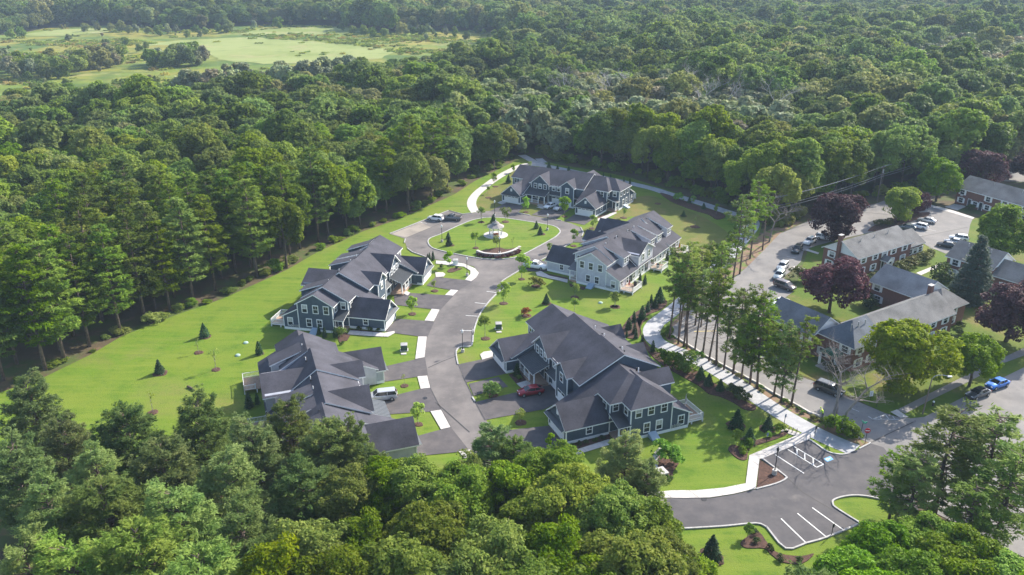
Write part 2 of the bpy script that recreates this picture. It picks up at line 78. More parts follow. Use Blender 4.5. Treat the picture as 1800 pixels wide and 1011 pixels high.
SITE['shrubs'] = [(27.57,131.89,2.2,'l'),(29.17,129.98,2.7,'l'),(31.47,128.64,3.0,'l'),(37.07,119.87,1.8,'d'),(38.15,118.46,2.0,'d'),(41.81,108.5,1.3,'l'),(35.55,104.19,1.4,'l'),(34.51,102.69,0.9,'l'),(39.62,107.1,0.8,'l'),(-3.23,119.87,2.3,'l'),(1.22,125.01,0.8,'l'),(5.27,167.21,2.0,'o'),(2.95,151.56,1.7,'r'),(22.4,100.28,3.2,'l'),(22.03,95.79,1.0,'l'),(31.31,84.54,0.7,'d'),(31.07,82.87,0.7,'d'),(32.4,81.57,0.7,'d'),(33.17,79.67,0.7,'d'),(35.34,79.36,0.7,'d'),(-33.39,142.11,1.8,'l'),(-30.18,144.94,0.8,'d'),(-28.18,144.62,0.8,'d'),(-26.31,144.17,0.7,'d'),(-32.33,138.78,0.6,'d'),(-16.61,178.97,0.7,'d'),(-13.02,178.05,0.4,'d'),(9.17,104.37,0.5,'d'),(10.28,104.79,0.5,'d'),(11.32,105.21,0.6,'d'),(12.76,105.77,0.6,'d'),(13.89,106.2,0.7,'d'),(49.73,233.0,2.4,'l'),(50.16,109.51,2.1,'l'),(51.06,108.29,2.6,'l'),(51.78,106.7,2.4,'l'),(52.6,107.1,1.3,'l'),(34.31,133.01,1.3,'l'),(45.43,117.31,0.7,'l'),(30.21,142.5,1.8,'l'),(99.69,210.24,1.6,'o'),(102.65,210.85,1.6,'o'),(65.1,170.53,2.9,'o'),(79.11,169.26,2.2,'d'),(81.75,171.81,1.4,'o'),(83.6,173.55,1.2,'d'),(90.9,177.11,2.1,'o'),(93.01,178.48,2.0,'o'),(95.03,180.33,2.0,'o'),(97.13,182.69,1.5,'o'),(99.01,182.69,2.2,'o'),(101.46,186.09,1.8,'o'),(97.41,170.95,3.6,'d'),(74.76,154.68,2.3,'d'),(74.57,157.28,2.7,'d'),(87.02,142.71,1.1,'d'),(83.18,137.64,2.3,'d'),(89.09,146.13,1.3,'d'),(56.53,127.85,1.7,'d'),(131.46,223.77,1.7,'d')]
SITE['flowers'] = [(-7.96,186.12),(-7.08,185.63),(-6.02,185.14),(-4.8,184.85),(-3.59,184.65),(-2.38,184.85),(-1.18,185.44),(-0.14,186.42),(0.91,187.62),(1.8,188.82)]
SITE['edge_pines'] = [(-83.56,128.66),(-81.75,131.91),(-80.02,137.87),(-76.7,143.51),(-74.31,149.29),(-71.18,154.3),(-68.13,159.31),(-65.27,164.91),(-58.54,173.28),(-89.87,130.81),(-90.46,137.63),(-85.34,142.51),(-82.82,149.02),(-79.48,154.59),(-76.54,162.07),(-73.37,168.51),(-64.04,175.39),(-58.67,184.7),(-54.33,186.66),(-49.64,197.05),(-35.54,221.14),(-29.72,234.03),(-23.56,241.3),(-31.92,238.22),(-20.12,254.34)]
SITE['road_pines'] = [(30.4,141.25),(31.68,138.81),(32.51,137.91),(32.95,137.03),(33.87,134.7),(35.14,133.57),(35.95,131.89),(36.94,130.25),(37.92,128.64),(39.19,127.07),(40.16,125.27),(41.23,123.51),(42.05,122.03),(44.11,119.4),(44.79,117.54),(46.02,116.17),(32.38,142.0),(34.04,144.28),(36.65,147.14),(39.53,150.93),(42.23,154.59),(45.53,161.45),(49.38,168.51),(52.63,174.68),(57.7,184.7),(41.96,150.38),(62.44,190.7)]
SITE['dead_trees'] = [(51.69,112.79),(52.48,109.72),(52.46,113.3),(65.99,197.05)]
SITE['street_trees'] = {'purple': [(82.3,196.98,13.0,6.6),(65.67,153.45,12.0,6.2),(94.82,140.03,12.5,7.0),(146.84,247.67,12.0,6.8),(165.75,254.34,11.0,6.0),(114.28,219.55,7.0,3.0)],'green': [(125.97,232.86,12.5,6.2),(78.77,122.74,9.5,4.6)],'yellow': [(106.13,213.39,10.0,5.2),(119.44,183.54,13.5,7.5),(67.27,121.38,13.0,7.2)],'spruce': [(97.11,158.41,15.0,5.0)]}
SITE['fg_pines'] = [(-67.71,99.3,14),(-59.21,91.59,13),(-50.47,90.97,14.5),(-42.14,94.24,14),(-50.79,82.93,14),(-42.27,82.64,15),(-33.26,88.63,14),(-29.88,93.8,14),(-24.29,90.21,13),(-33.66,80.28,15),(-51.13,73.45,16),(-44.51,72.94,16),(-36.54,72.24,16),(-28.25,68.62,16),(-23.99,77.47,15),(-21.59,91.11,12),(-2.58,90.05,12.5),(0.37,89.3,11),(14.51,88.18,12),(17.16,85.72,10),(-37.29,64.72,17),(-42.5,62.25,17),(-46.86,62.25,17),(-29.82,61.07,17),(-61.08,84.14,14),(-16.87,84.66,12),(29.69,60.97,14)]
SITE['fg_pines2'] = [(56.06,87.81,17),(61.42,88.1,16),(50.36,83.8,13),(60.33,81.45,15),(54.59,78.89,12),(49.89,87.37,11)]
SITE['fg_oaks'] = [(-10.8,78.64,15.5),(-4.29,79.55,15.5),(-15.54,79.29,14.5),(4.03,81.38,16),(-1.31,78.82,16),(6.6,75.04,16.5),(-6.38,76.27,16),(1.8,70.81,17),(10.45,72.64,16),(14.1,71.99,15),(-13.19,78.95,14.5),(-18.1,77.14,15),(-20.63,66.63,17),(-14.83,66.19,17),(-8.15,67.98,17),(-2.76,63.67,18),(4.96,63.67,18),(11.69,64.05,17),(16.09,66.04,15),(-22.39,60.84,18),(-10.61,60.45,18),(0.0,58.93,18),(7.78,58.56,18),(17.98,64.6,13),(-16.66,58.93,18),(-5.16,58.19,18)]
SITE['fg_maples'] = [(47.02,73.78,11),(40.81,71.12,11),(35.88,67.98,11),(48.86,70.37,12),(51.88,68.12,12),(41.94,65.98,12),(47.11,64.75,12),(51.7,64.75,12),(36.84,63.54,12)]
SITE['clear'] = [(-101.79,102.17),(-86.82,120.23),(-82.24,126.16),(-78.25,134.6),(-75.92,142.25),(-69.62,151.48),(-62.21,160.53),(-52.7,177.55),(-48.07,189.88),(-39.56,206.58),(-31.7,216.43),(-25.69,227.7),(-17.62,243.81),(-12.1,259.21),(-3.91,274.09),(3.09,290.58),(8.37,294.99),(16.94,279.66),(29.13,271.76),(39.56,262.79),(52.97,244.45),(64.51,227.14),(70.12,220.61),(69.72,210.91),(72.56,207.53),(82.77,217.46),(99.68,228.27),(110.18,237.62),(124.46,246.37),(142.01,252.98),(157.47,261.35),(176.11,274.09),(224.56,302.3),(416.34,350.45),(99.67,61.53),(-70.35,61.53)]
SITE['marsh'] = [(-525.24,711.18),(-435.22,720.62),(-427.37,750.42),(-427.73,799.84),(-379.61,811.69),(-345.57,782.69),(-288.5,755.62),(-254.88,811.69),(-229.4,817.74),(-160.4,799.84),(-104.21,740.22),(-71.34,760.89),(-30.37,755.62),(2.3,684.25),(-15.74,580.72),(-33.86,523.43),(-60.2,489.34),(-80.43,469.55),(-104.51,447.33),(-146.57,425.24),(-182.1,405.11),(-207.79,383.77),(-231.62,369.76),(-275.62,359.22)]
SITE['marsh_pale'] = [[(-284.16,643.47),(-271.15,671.51),(-226.35,701.98),(-200.28,693.01),(-152.74,667.36),(-111.52,635.87),(-85.26,600.29),(-97.24,550.66),(-124.7,539.45),(-154.04,539.45),(-187.0,550.66),(-208.49,580.72),(-241.76,628.44),(-264.64,643.47)],[(-235.11,730.29),(-219.91,782.69),(-159.28,794.04),(-131.6,755.62),(-182.6,715.87)],[(-415.88,720.62),(-408.01,771.64),(-366.52,782.69),(-357.28,740.22),(-386.77,711.18)]]
SITE['marsh_trees'] = [(-377.09,750.42),(-370.95,760.89),(-344.41,750.42),(-331.29,735.23),(-323.28,730.29),(-308.52,720.62),(-297.44,715.87),(-295.85,730.29),(-284.34,720.62),(-270.11,725.42),(-258.52,715.87),(-253.89,735.23),(-247.12,740.22),(-232.38,766.22),(-404.91,684.25),(-406.49,701.98),(-137.15,730.29),(-115.53,701.98),(-106.96,711.18),(-47.16,701.98),(-36.81,684.25),(-304.71,498.64),(-292.65,489.34),(-286.81,493.95),(-273.52,484.8),(-272.36,498.64),(-260.88,489.34),(-260.55,505.84),(-257.15,513.24),(-252.48,518.29),(-247.73,523.43),(-251.24,539.45),(-315.45,523.43),(-301.92,518.29),(-287.37,520.85),(-274.46,523.43),(-268.81,534.01),(-262.95,545.0),(-273.71,475.98),(-278.7,467.45),(-257.42,475.98),(-230.66,531.33),(-222.77,523.43),(-216.41,520.85),(-212.08,523.43),(-206.73,523.43),(-202.34,526.04),(-197.9,528.67),(-197.32,539.45),(-227.4,539.45),(-220.06,539.45),(-211.1,545.0),(-203.83,550.66),(-95.51,730.29),(-89.46,720.62),(-82.65,715.87),(-76.41,720.62),(-71.02,730.29),(-90.5,750.42),(-82.41,745.29),(-75.42,750.42),(-24.18,720.62),(-30.77,740.22),(-309.23,508.28),(-297.16,503.42),(-289.19,505.84),(-276.45,498.64),(-273.18,508.28),(-262.81,503.42),(-263.08,518.29),(-259.64,526.04),(-255.01,534.01),(-289.22,480.35),(-281.24,482.57),(-266.54,475.98),(-264.73,487.06),(-255.31,491.63),(-225.27,523.43),(-222.01,528.67),(-216.97,528.67),(-212.58,531.33),(-208.51,534.01),(-202.34,534.01),(-197.83,536.72),(-230.33,539.45),(-218.51,545.0),(-209.44,550.66),(-268.79,701.98),(-255.25,693.01),(-214.67,782.69),(-150.84,750.42),(-125.73,720.62)]
SITE['far_houses'] = [(-558.25,960.12),(-556.76,927.94),(-128.86,1050.9),(3.55,1071.09),(147.42,1113.83)]
SITE['wetland'] = [[(-14.98,361.6),(28.39,414.78),(71.91,420.52),(88.21,376.79),(111.43,334.43),(87.1,261.81),(47.94,271.81),(19.87,282.53),(-4.05,288.18)],[(203.32,474.93),(283.0,567.52),(372.9,596.28),(285.69,440.8),(211.15,411.03)],[(-113.42,560.74),(-71.52,529.05),(-80.01,451.65),(-140.42,393.21),(-162.02,393.21),(-142.41,434.53)]]
SITE['grey_trees'] = [(51.88,363.11),(78.29,338.58),(103.16,316.93),(24.49,350.45),(43.56,356.68),(84.74,330.7),(71.02,350.45)]
SITE['F1'] = (78.42,171.96)
SITE['F2'] = (60.19,127.81)
SITE['F3'] = (99.15,173.7)
SITE['F4'] = (130.42,231.05)
SITE['F2_parts'] = {'long': (67.96,134.38),'left': (54.76,132.63),'rear': (75.77,158.79)}
SITE['chim'] = [(74.66,173.57),(81.73,146.79)]

COL = scene.collection

# ------------------------------------------------------------------ materials
MATS = {}
def mat(name, col, rough=.8, var=.0, scale=3., spec=.3, metal=0., bump=0., bscale=30., col2=None, detail=4., ttype='noise', coords='Object', ramp=(.35, .65)):
    if name in MATS: return MATS[name]
    m = bpy.data.materials.new(name); m.use_nodes = True; nt = m.node_tree; b = nt.nodes['Principled BSDF']
    b.inputs['Roughness'].default_value = rough; b.inputs['Metallic'].default_value = metal; b.inputs['Specular IOR Level'].default_value = spec
    tc = nt.nodes.new('ShaderNodeTexCoord')
    if var or col2:
        c2 = col2 or tuple(min(1, c * (1 - var)) for c in col); c1 = col if col2 else tuple(min(1, c * (1 + var)) for c in col)
        n = nt.nodes.new('ShaderNodeTexNoise'); n.inputs['Scale'].default_value = scale; n.inputs['Detail'].default_value = detail; n.inputs['Roughness'].default_value = .65
        nt.links.new(tc.outputs[coords], n.inputs['Vector'])
        r = nt.nodes.new('ShaderNodeValToRGB'); r.color_ramp.elements[0].position = ramp[0]; r.color_ramp.elements[1].position = ramp[1]
        r.color_ramp.elements[0].color = (*c2, 1); r.color_ramp.elements[1].color = (*c1, 1)
        nt.links.new(n.outputs['Fac'], r.inputs[0]); nt.links.new(r.outputs[0], b.inputs['Base Color'])
    else: b.inputs['Base Color'].default_value = (*col, 1)
    if bump:
        n2 = nt.nodes.new('ShaderNodeTexNoise'); n2.inputs['Scale'].default_value = bscale; n2.inputs['Detail'].default_value = 3
        nt.links.new(tc.outputs[coords], n2.inputs['Vector']); bp = nt.nodes.new('ShaderNodeBump'); bp.inputs['Strength'].default_value = bump; bp.inputs['Distance'].default_value = .1
        nt.links.new(n2.outputs['Fac'], bp.inputs['Height']); nt.links.new(bp.outputs[0], b.inputs['Normal'])
    MATS[name] = m; return m
def layered(name, cols, scales, thr, rough=.9, bump=.3, bscale=6., spec=.15):
    """base colour plus noise-masked patches of further colours"""
    m = mat(name, cols[0], rough, spec=spec, bump=bump, bscale=bscale); nt = m.node_tree; b = nt.nodes['Principled BSDF']
    tc = [n for n in nt.nodes if n.type == 'TEX_COORD'][0]; prev = None
    for i, c in enumerate(cols[1:]):
        n = nt.nodes.new('ShaderNodeTexNoise'); n.inputs['Scale'].default_value = scales[i]; n.inputs['Detail'].default_value = 5; n.inputs['Roughness'].default_value = .6
        mp = nt.nodes.new('ShaderNodeMapping'); mp.inputs['Location'].default_value = (i * 37.1, i * 11.7, 0); nt.links.new(tc.outputs['Object'], mp.inputs[0]); nt.links.new(mp.outputs[0], n.inputs['Vector'])
        r = nt.nodes.new('ShaderNodeMapRange'); r.inputs[1].default_value = thr[i][0]; r.inputs[2].default_value = thr[i][1]; nt.links.new(n.outputs['Fac'], r.inputs[0])
        mx = nt.nodes.new('ShaderNodeMix'); mx.data_type = 'RGBA'; nt.links.new(r.outputs[0], mx.inputs['Factor'])
        if prev: nt.links.new(prev, mx.inputs['A'])
        else: mx.inputs['A'].default_value = (*cols[0], 1)
        mx.inputs['B'].default_value = (*c, 1); prev = mx.outputs['Result']
    nt.links.new(prev, b.inputs['Base Color']); return m
def leaf_mat(name, c_dark, c_light, c_alt=None, alt=.0, trans=.3, patch=.0):
    """foliage: tone per leaf clump, hue per tree; c_alt for some trees"""
    m = bpy.data.materials.new(name); m.use_nodes = True; nt = m.node_tree; b = nt.nodes['Principled BSDF']; out = nt.nodes['Material Output']
    b.inputs['Roughness'].default_value = .6; b.inputs['Specular IOR Level'].default_value = .1
    at = nt.nodes.new('ShaderNodeAttribute'); at.attribute_name = 'tone'; oi = nt.nodes.new('ShaderNodeObjectInfo')
    mx = nt.nodes.new('ShaderNodeMix'); mx.data_type = 'RGBA'; mx.inputs['A'].default_value = (*c_dark, 1); mx.inputs['B'].default_value = (*c_light, 1)
    nt.links.new(at.outputs['Fac'], mx.inputs['Factor']); last = mx.outputs['Result']
    if c_alt:
        r = nt.nodes.new('ShaderNodeMapRange'); r.inputs[1].default_value = 1 - alt; r.inputs[2].default_value = min(1, 1 - alt + .25)
        nz = nt.nodes.new('ShaderNodeTexNoise'); nz.inputs['Scale'].default_value = .016; nz.inputs['Detail'].default_value = 1; nt.links.new(oi.outputs['Location'], nz.inputs['Vector'])
        ad = nt.nodes.new('ShaderNodeMath'); ad.operation = 'MULTIPLY_ADD'; ad.inputs[1].default_value = 1.6; ad.inputs[2].default_value = -.8; nt.links.new(nz.outputs['Fac'], ad.inputs[0]); ae = nt.nodes.new('ShaderNodeMath'); nt.links.new(ad.outputs[0], ae.inputs[0]); nt.links.new(oi.outputs['Random'], ae.inputs[1])
        nt.links.new(ae.outputs[0], r.inputs[0]); m2 = nt.nodes.new('ShaderNodeMix'); m2.data_type = 'RGBA'; nt.links.new(r.outputs[0], m2.inputs['Factor'])
        nt.links.new(last, m2.inputs['A']); m2.inputs['B'].default_value = (*c_alt, 1); last = m2.outputs['Result']
    hsv = nt.nodes.new('ShaderNodeHueSaturation'); nt.links.new(last, hsv.inputs['Color'])
    def rnd(mult, lo, hi):
        a = nt.nodes.new('ShaderNodeMath'); a.operation = 'MULTIPLY'; a.inputs[1].default_value = mult; nt.links.new(oi.outputs['Random'], a.inputs[0])
        f = nt.nodes.new('ShaderNodeMath'); f.operation = 'FRACT'; nt.links.new(a.outputs[0], f.inputs[0])
        g = nt.nodes.new('ShaderNodeMapRange'); g.inputs[3].default_value = lo; g.inputs[4].default_value = hi; nt.links.new(f.outputs[0], g.inputs[0]); return g.outputs[0]
    nt.links.new(rnd(7.3, .484, .518), hsv.inputs['Hue']); nt.links.new(rnd(13.7, .9, 1.15), hsv.inputs['Saturation']); nt.links.new(rnd(31.1, .72, 1.45), hsv.inputs['Value'])
    nt.links.new(hsv.outputs[0], b.inputs['Base Color'])
    tr = nt.nodes.new('ShaderNodeBsdfTranslucent'); nt.links.new(hsv.outputs[0], tr.inputs['Color']); ms = nt.nodes.new('ShaderNodeMixShader'); ms.inputs[0].default_value = trans
    nt.links.new(b.outputs[0], ms.inputs[1]); nt.links.new(tr.outputs[0], ms.inputs[2]); nt.links.new(ms.outputs[0], out.inputs['Surface'])
    MATS[name] = m; return m

M = {}
M['ground'] = layered('forest_floor', [(.09, .07, .04), (.07, .1, .025), (.14, .09, .055)], [.12, .3], [(.45, .6), (.55, .7)], bump=.6, bscale=2)
M['lawn'] = layered('lawn_grass', [(.1, .178, .013), (.15, .19, .022), (.056, .125, .008), (.195, .175, .055), (.135, .195, .022), (.056, .112, .01), (.15, .2, .024)], [.055, .22, .04, 1.3, 2.7, .5], [(.42, .66), (.5, .72), (.54, .72), (.48, .8), (.52, .8), (.45, .7)], bump=.7, bscale=6)
mow = [n_ for n_ in M['lawn'].node_tree.nodes if n_.type == 'MAPPING'][-1]; mow.inputs['Rotation'].default_value = (0, 0, .75); mow.inputs['Scale'].default_value = (.12, 1.4, 1)
M['lawn_e'] = layered('old_lawn', [(.08, .13, .012), (.135, .15, .025), (.17, .13, .05), (.055, .1, .012)], [.1, .07, 1.5], [(.45, .65), (.58, .7), (.5, .8)], bump=.5, bscale=8)
M['lawn_dry'] = layered('dry_lawn', [(.12, .135, .028), (.17, .145, .045), (.09, .125, .018)], [.12, .3], [(.45, .65), (.5, .7)], bump=.5, bscale=8)
M['asphalt_loop'] = layered('loop_asphalt', [(.152, .138, .131), (.195, .175, .163), (.108, .099, .097), (.182, .163, .153)], [.35, .09, 1.2], [(.4, .65), (.45, .65), (.55, .8)], rough=.85, bump=.15, bscale=25)
M['asphalt_new'] = layered('new_asphalt', [(.08, .076, .081), (.108, .1, .102), (.18, .163, .15)], [.4, .16], [(.4, .65), (.62, .8)], rough=.8, bump=.15, bscale=25)
M['asphalt_drive'] = layered('driveway_asphalt', [(.085, .078, .08), (.115, .103, .102)], [.5], [(.4, .65)], rough=.8, bump=.15, bscale=25)
M['asphalt_old'] = layered('old_asphalt', [(.2, .19, .183), (.24, .225, .21), (.155, .147, .143), (.13, .122, .12)], [.3, .12, .9], [(.4, .65), (.5, .7), (.62, .75)], rough=.9, bump=.12, bscale=20)
M['asphalt_pale'] = layered('sandy_asphalt', [(.3, .265, .225), (.22, .195, .17)], [.25], [(.45, .65)], rough=.9)
M['gravel'] = layered('gravel_dust', [(.36, .36, .37), (.45, .445, .44), (.28, .28, .285)], [.8, .25], [(.4, .65), (.52, .7)], bump=.3, bscale=15)
M['concrete'] = mat('concrete', (.47, .44, .41), .85, .14, 1.2, bump=.1, bscale=20)
M['kerb'] = mat('kerb_granite', (.36, .35, .34), .8, .2, 2.)
M['mulch'] = mat('bark_mulch', (.085, .045, .032), .95, .35, 2.5, bump=.8, bscale=12)
M['paint'] = mat('road_paint', (.62, .62, .6), .7, .18, 5)
M['paint_old'] = mat('worn_paint', (.42, .42, .41), .8, .3, 2)
M['paint_yellow'] = mat('yellow_paint', (.55, .42, .1), .8, .15, 2)
M['paint_blue'] = mat('blue_paint', (.12, .33, .58), .7)
M['dirt'] = layered('sandy_verge', [(.22, .145, .095), (.12, .17, .035), (.3, .21, .14)], [.5, .3], [(.5, .6), (.58, .7)], bump=.4)
M['marsh'] = layered('marsh_grass', [(.125, .175, .022), (.225, .2, .034), (.065, .115, .018), (.25, .24, .085), (.085, .11, .022)], [.01, .016, .03, .1], [(.44, .56), (.5, .6), (.58, .68), (.5, .7)], bump=1, bscale=.4)
M['reed'] = layered('pale_reeds', [(.23, .26, .085), (.16, .2, .045), (.27, .255, .11), (.13, .17, .04)], [.015, .03, .1], [(.45, .65), (.55, .7), (.55, .8)], bump=.8, bscale=.6)
M['white'] = mat('white_trim', (.8, .8, .79), .5, .03, 2)
M['glass'] = mat('window_glass', (.03, .036, .042), .08, spec=.6)
M['shade'] = mat('window_blind', (.42, .42, .4), .6)
M['metal_roof'] = mat('standing_seam_roof', (.06, .066, .072), .42, .12, 1.5, spec=.5, metal=.2)
M['iron'] = mat('black_iron', (.02, .02, .022), .45)
M['lampglass'] = mat('lamp_globe', (.75, .75, .72), .25)
M['deck'] = mat('deck_boards', (.36, .25, .18), .8, .15, 4)
M['bark'] = mat('bark', (.1, .075, .055), .9, .3, 2., bump=.6, bscale=4)
M['pinebark'] = mat('pine_bark', (.13, .095, .075), .9, .35, 1.5, bump=.6, bscale=4)
M['deadwood'] = mat('dead_wood', (.24, .21, .19), .9, .25, 1.2)
M['greybark'] = mat('grey_bark', (.25, .22, .2), .9, .25, 1.2)
M['stone'] = mat('field_stone', (.36, .32, .28), .9, .25, 3., bump=.4)
M['rubber'] = mat('tyre_rubber', (.018, .018, .018), .8)
M['alloy'] = mat('wheel_alloy', (.45, .45, .46), .35, metal=.7)
M['carglass'] = mat('car_glass', (.018, .02, .024), .06, spec=.7)
M['headlamp'] = mat('headlamp_lens', (.7, .72, .74), .12)
M['taillamp'] = mat('tail_lamp_lens', (.3, .015, .012), .2)
M['steel'] = mat('galvanised_steel', (.4, .41, .42), .45, metal=.5)
M['utility'] = mat('utility_green', (.045, .085, .06), .6)
M['pole'] = mat('weathered_pole', (.16, .125, .1), .9, .2, 1.5)
def shingle(name, c):
    m = mat(name, c, .92, bump=.25, bscale=14, spec=.2); nt = m.node_tree; b = nt.nodes['Principled BSDF']; tc = [n for n in nt.nodes if n.type == 'TEX_COORD'][0]
    n = nt.nodes.new('ShaderNodeTexNoise'); n.inputs['Scale'].default_value = 3.5; n.inputs['Detail'].default_value = 6; n.inputs['Roughness'].default_value = .85
    n2 = nt.nodes.new('ShaderNodeTexNoise'); n2.inputs['Scale'].default_value = .35; n2.inputs['Detail'].default_value = 3
    for q in (n, n2): nt.links.new(tc.outputs['Object'], q.inputs['Vector'])
    a = nt.nodes.new('ShaderNodeMath'); a.operation = 'ADD'; nt.links.new(n.outputs['Fac'], a.inputs[0]); nt.links.new(n2.outputs['Fac'], a.inputs[1])
    r = nt.nodes.new('ShaderNodeValToRGB'); r.color_ramp.elements[0].position = .35; r.color_ramp.elements[1].position = .65
    s = nt.nodes.new('ShaderNodeMath'); s.operation = 'MULTIPLY'; s.inputs[1].default_value = .5; nt.links.new(a.outputs[0], s.inputs[0]); nt.links.new(s.outputs[0], r.inputs[0])
    r.color_ramp.elements[0].color = (*[x * .62 for x in c], 1); r.color_ramp.elements[1].color = (*[x * 1.38 for x in c], 1); nt.links.new(r.outputs[0], b.inputs['Base Color']); return m
M['shingle'] = shingle('charcoal_shingles', (.062, .061, .074))
M['slate_old'] = shingle('weathered_grey_shingles', (.15, .148, .145))
M['slate_blue'] = shingle('blue_grey_shingles', (.115, .13, .15))
def siding(name, c):
    m = mat(name, c, .7, spec=.25); nt = m.node_tree; b = nt.nodes['Principled BSDF']; tc = [n for n in nt.nodes if n.type == 'TEX_COORD'][0]
    wv = nt.nodes.new('ShaderNodeTexWave'); wv.wave_type = 'BANDS'; wv.bands_direction = 'Z'; wv.wave_profile = 'SAW'; wv.inputs['Scale'].default_value = 2.6
    nt.links.new(tc.outputs['Object'], wv.inputs['Vector']); bp = nt.nodes.new('ShaderNodeBump'); bp.inputs['Strength'].default_value = .5; bp.inputs['Distance'].default_value = .03
    nt.links.new(wv.outputs['Fac'], bp.inputs['Height']); nt.links.new(bp.outputs[0], b.inputs['Normal'])
    n = nt.nodes.new('ShaderNodeTexNoise'); n.inputs['Scale'].default_value = 1.3; nt.links.new(tc.outputs['Object'], n.inputs['Vector'])
    r = nt.nodes.new('ShaderNodeValToRGB'); r.color_ramp.elements[0].position = .3; r.color_ramp.elements[1].position = .7
    r.color_ramp.elements[0].color = (*[x * .9 for x in c], 1); r.color_ramp.elements[1].color = (*[x * 1.1 for x in c], 1); nt.links.new(n.outputs['Fac'], r.inputs[0]); nt.links.new(r.outputs[0], b.inputs['Base Color']); return m
M['side_blue'] = siding('slate_blue_clapboard', (.07, .096, .128))
M['side_pale'] = siding('pale_grey_clapboard', (.5, .5, .55))
M['side_pale2'] = siding('pale_blue_clapboard', (.43, .435, .48))
def brickmat():
    m = mat('red_brick', (.23, .09, .065), .9); nt = m.node_tree; b = nt.nodes['Principled BSDF']; tc = [n for n in nt.nodes if n.type == 'TEX_COORD'][0]
    n = nt.nodes.new('ShaderNodeTexNoise'); n.inputs['Scale'].default_value = 9; n.inputs['Detail'].default_value = 5; n.inputs['Roughness'].default_value = .8; nt.links.new(tc.outputs['Object'], n.inputs['Vector'])
    r = nt.nodes.new('ShaderNodeValToRGB'); r.color_ramp.elements[0].position = .35; r.color_ramp.elements[1].position = .65; r.color_ramp.elements[0].color = (.13, .064, .05, 1); r.color_ramp.elements[1].color = (.265, .13, .098, 1)
    nt.links.new(n.outputs['Fac'], r.inputs[0]); nt.links.new(r.outputs[0], b.inputs['Base Color']); return m
M['brick'] = brickmat()
M['canopy'] = mat('green_canvas', (.012, .1, .06), .7)
L = {}
L['oak'] = leaf_mat('oak_leaves', (.105, .17, .02), (.205, .27, .04), (.23, .255, .055), .25, .48)
L['far'] = leaf_mat('woodland_leaves', (.11, .17, .034), (.2, .262, .058), (.25, .255, .09), .27, .48)
L['fg'] = leaf_mat('near_oak_leaves', (.095, .155, .016), (.2, .25, .032), None, 0, .45)
L['pine'] = leaf_mat('pine_needles', (.1, .165, .02), (.2, .265, .036), None, 0, .45)
L['softpine'] = leaf_mat('grey_green_needles', (.125, .195, .05), (.24, .3, .085), None, 0, .48)
L['roadpine'] = leaf_mat('roadside_pine_needles', (.12, .2, .03), (.23, .3, .05), None, 0, .5)
L['bright'] = leaf_mat('young_maple_leaves', (.2, .33, .03), (.32, .45, .06), None, 0, .5)
L['mid'] = leaf_mat('young_tree_leaves', (.15, .22, .035), (.24, .3, .06), None, 0, .45)
L['purple'] = leaf_mat('purple_maple_leaves', (.06, .026, .034), (.125, .052, .06), None, 0, .36)
L['yellow'] = leaf_mat('yellow_green_maple_leaves', (.14, .225, .012), (.27, .345, .024), None, 0, .48)
L['maple'] = leaf_mat('maple_leaves', (.095, .17, .018), (.18, .27, .03), None, 0, .36)
L['spruce'] = leaf_mat('blue_spruce_needles', (.09, .13, .09), (.16, .2, .15), None, 0, .25)
L['conifer'] = leaf_mat('young_fir_needles', (.025, .06, .022), (.05, .1, .035), None, 0, .15)
L['shrub_d'] = leaf_mat('dark_shrub_leaves', (.035, .06, .015), (.07, .1, .025), None, 0, .25)
L['shrub_l'] = leaf_mat('light_shrub_leaves', (.1, .18, .02), (.17, .27, .04), None, 0, .35)
L['shrub_o'] = leaf_mat('olive_shrub_leaves', (.09, .1, .02), (.15, .15, .04), None, 0, .25)
L['shrub_r'] = leaf_mat('russet_shrub_leaves', (.2, .09, .04), (.28, .13, .06), None, 0, .25)
L['flower'] = leaf_mat('dark_red_bedding', (.06, .02, .018), (.12, .04, .035), None, 0, .2)

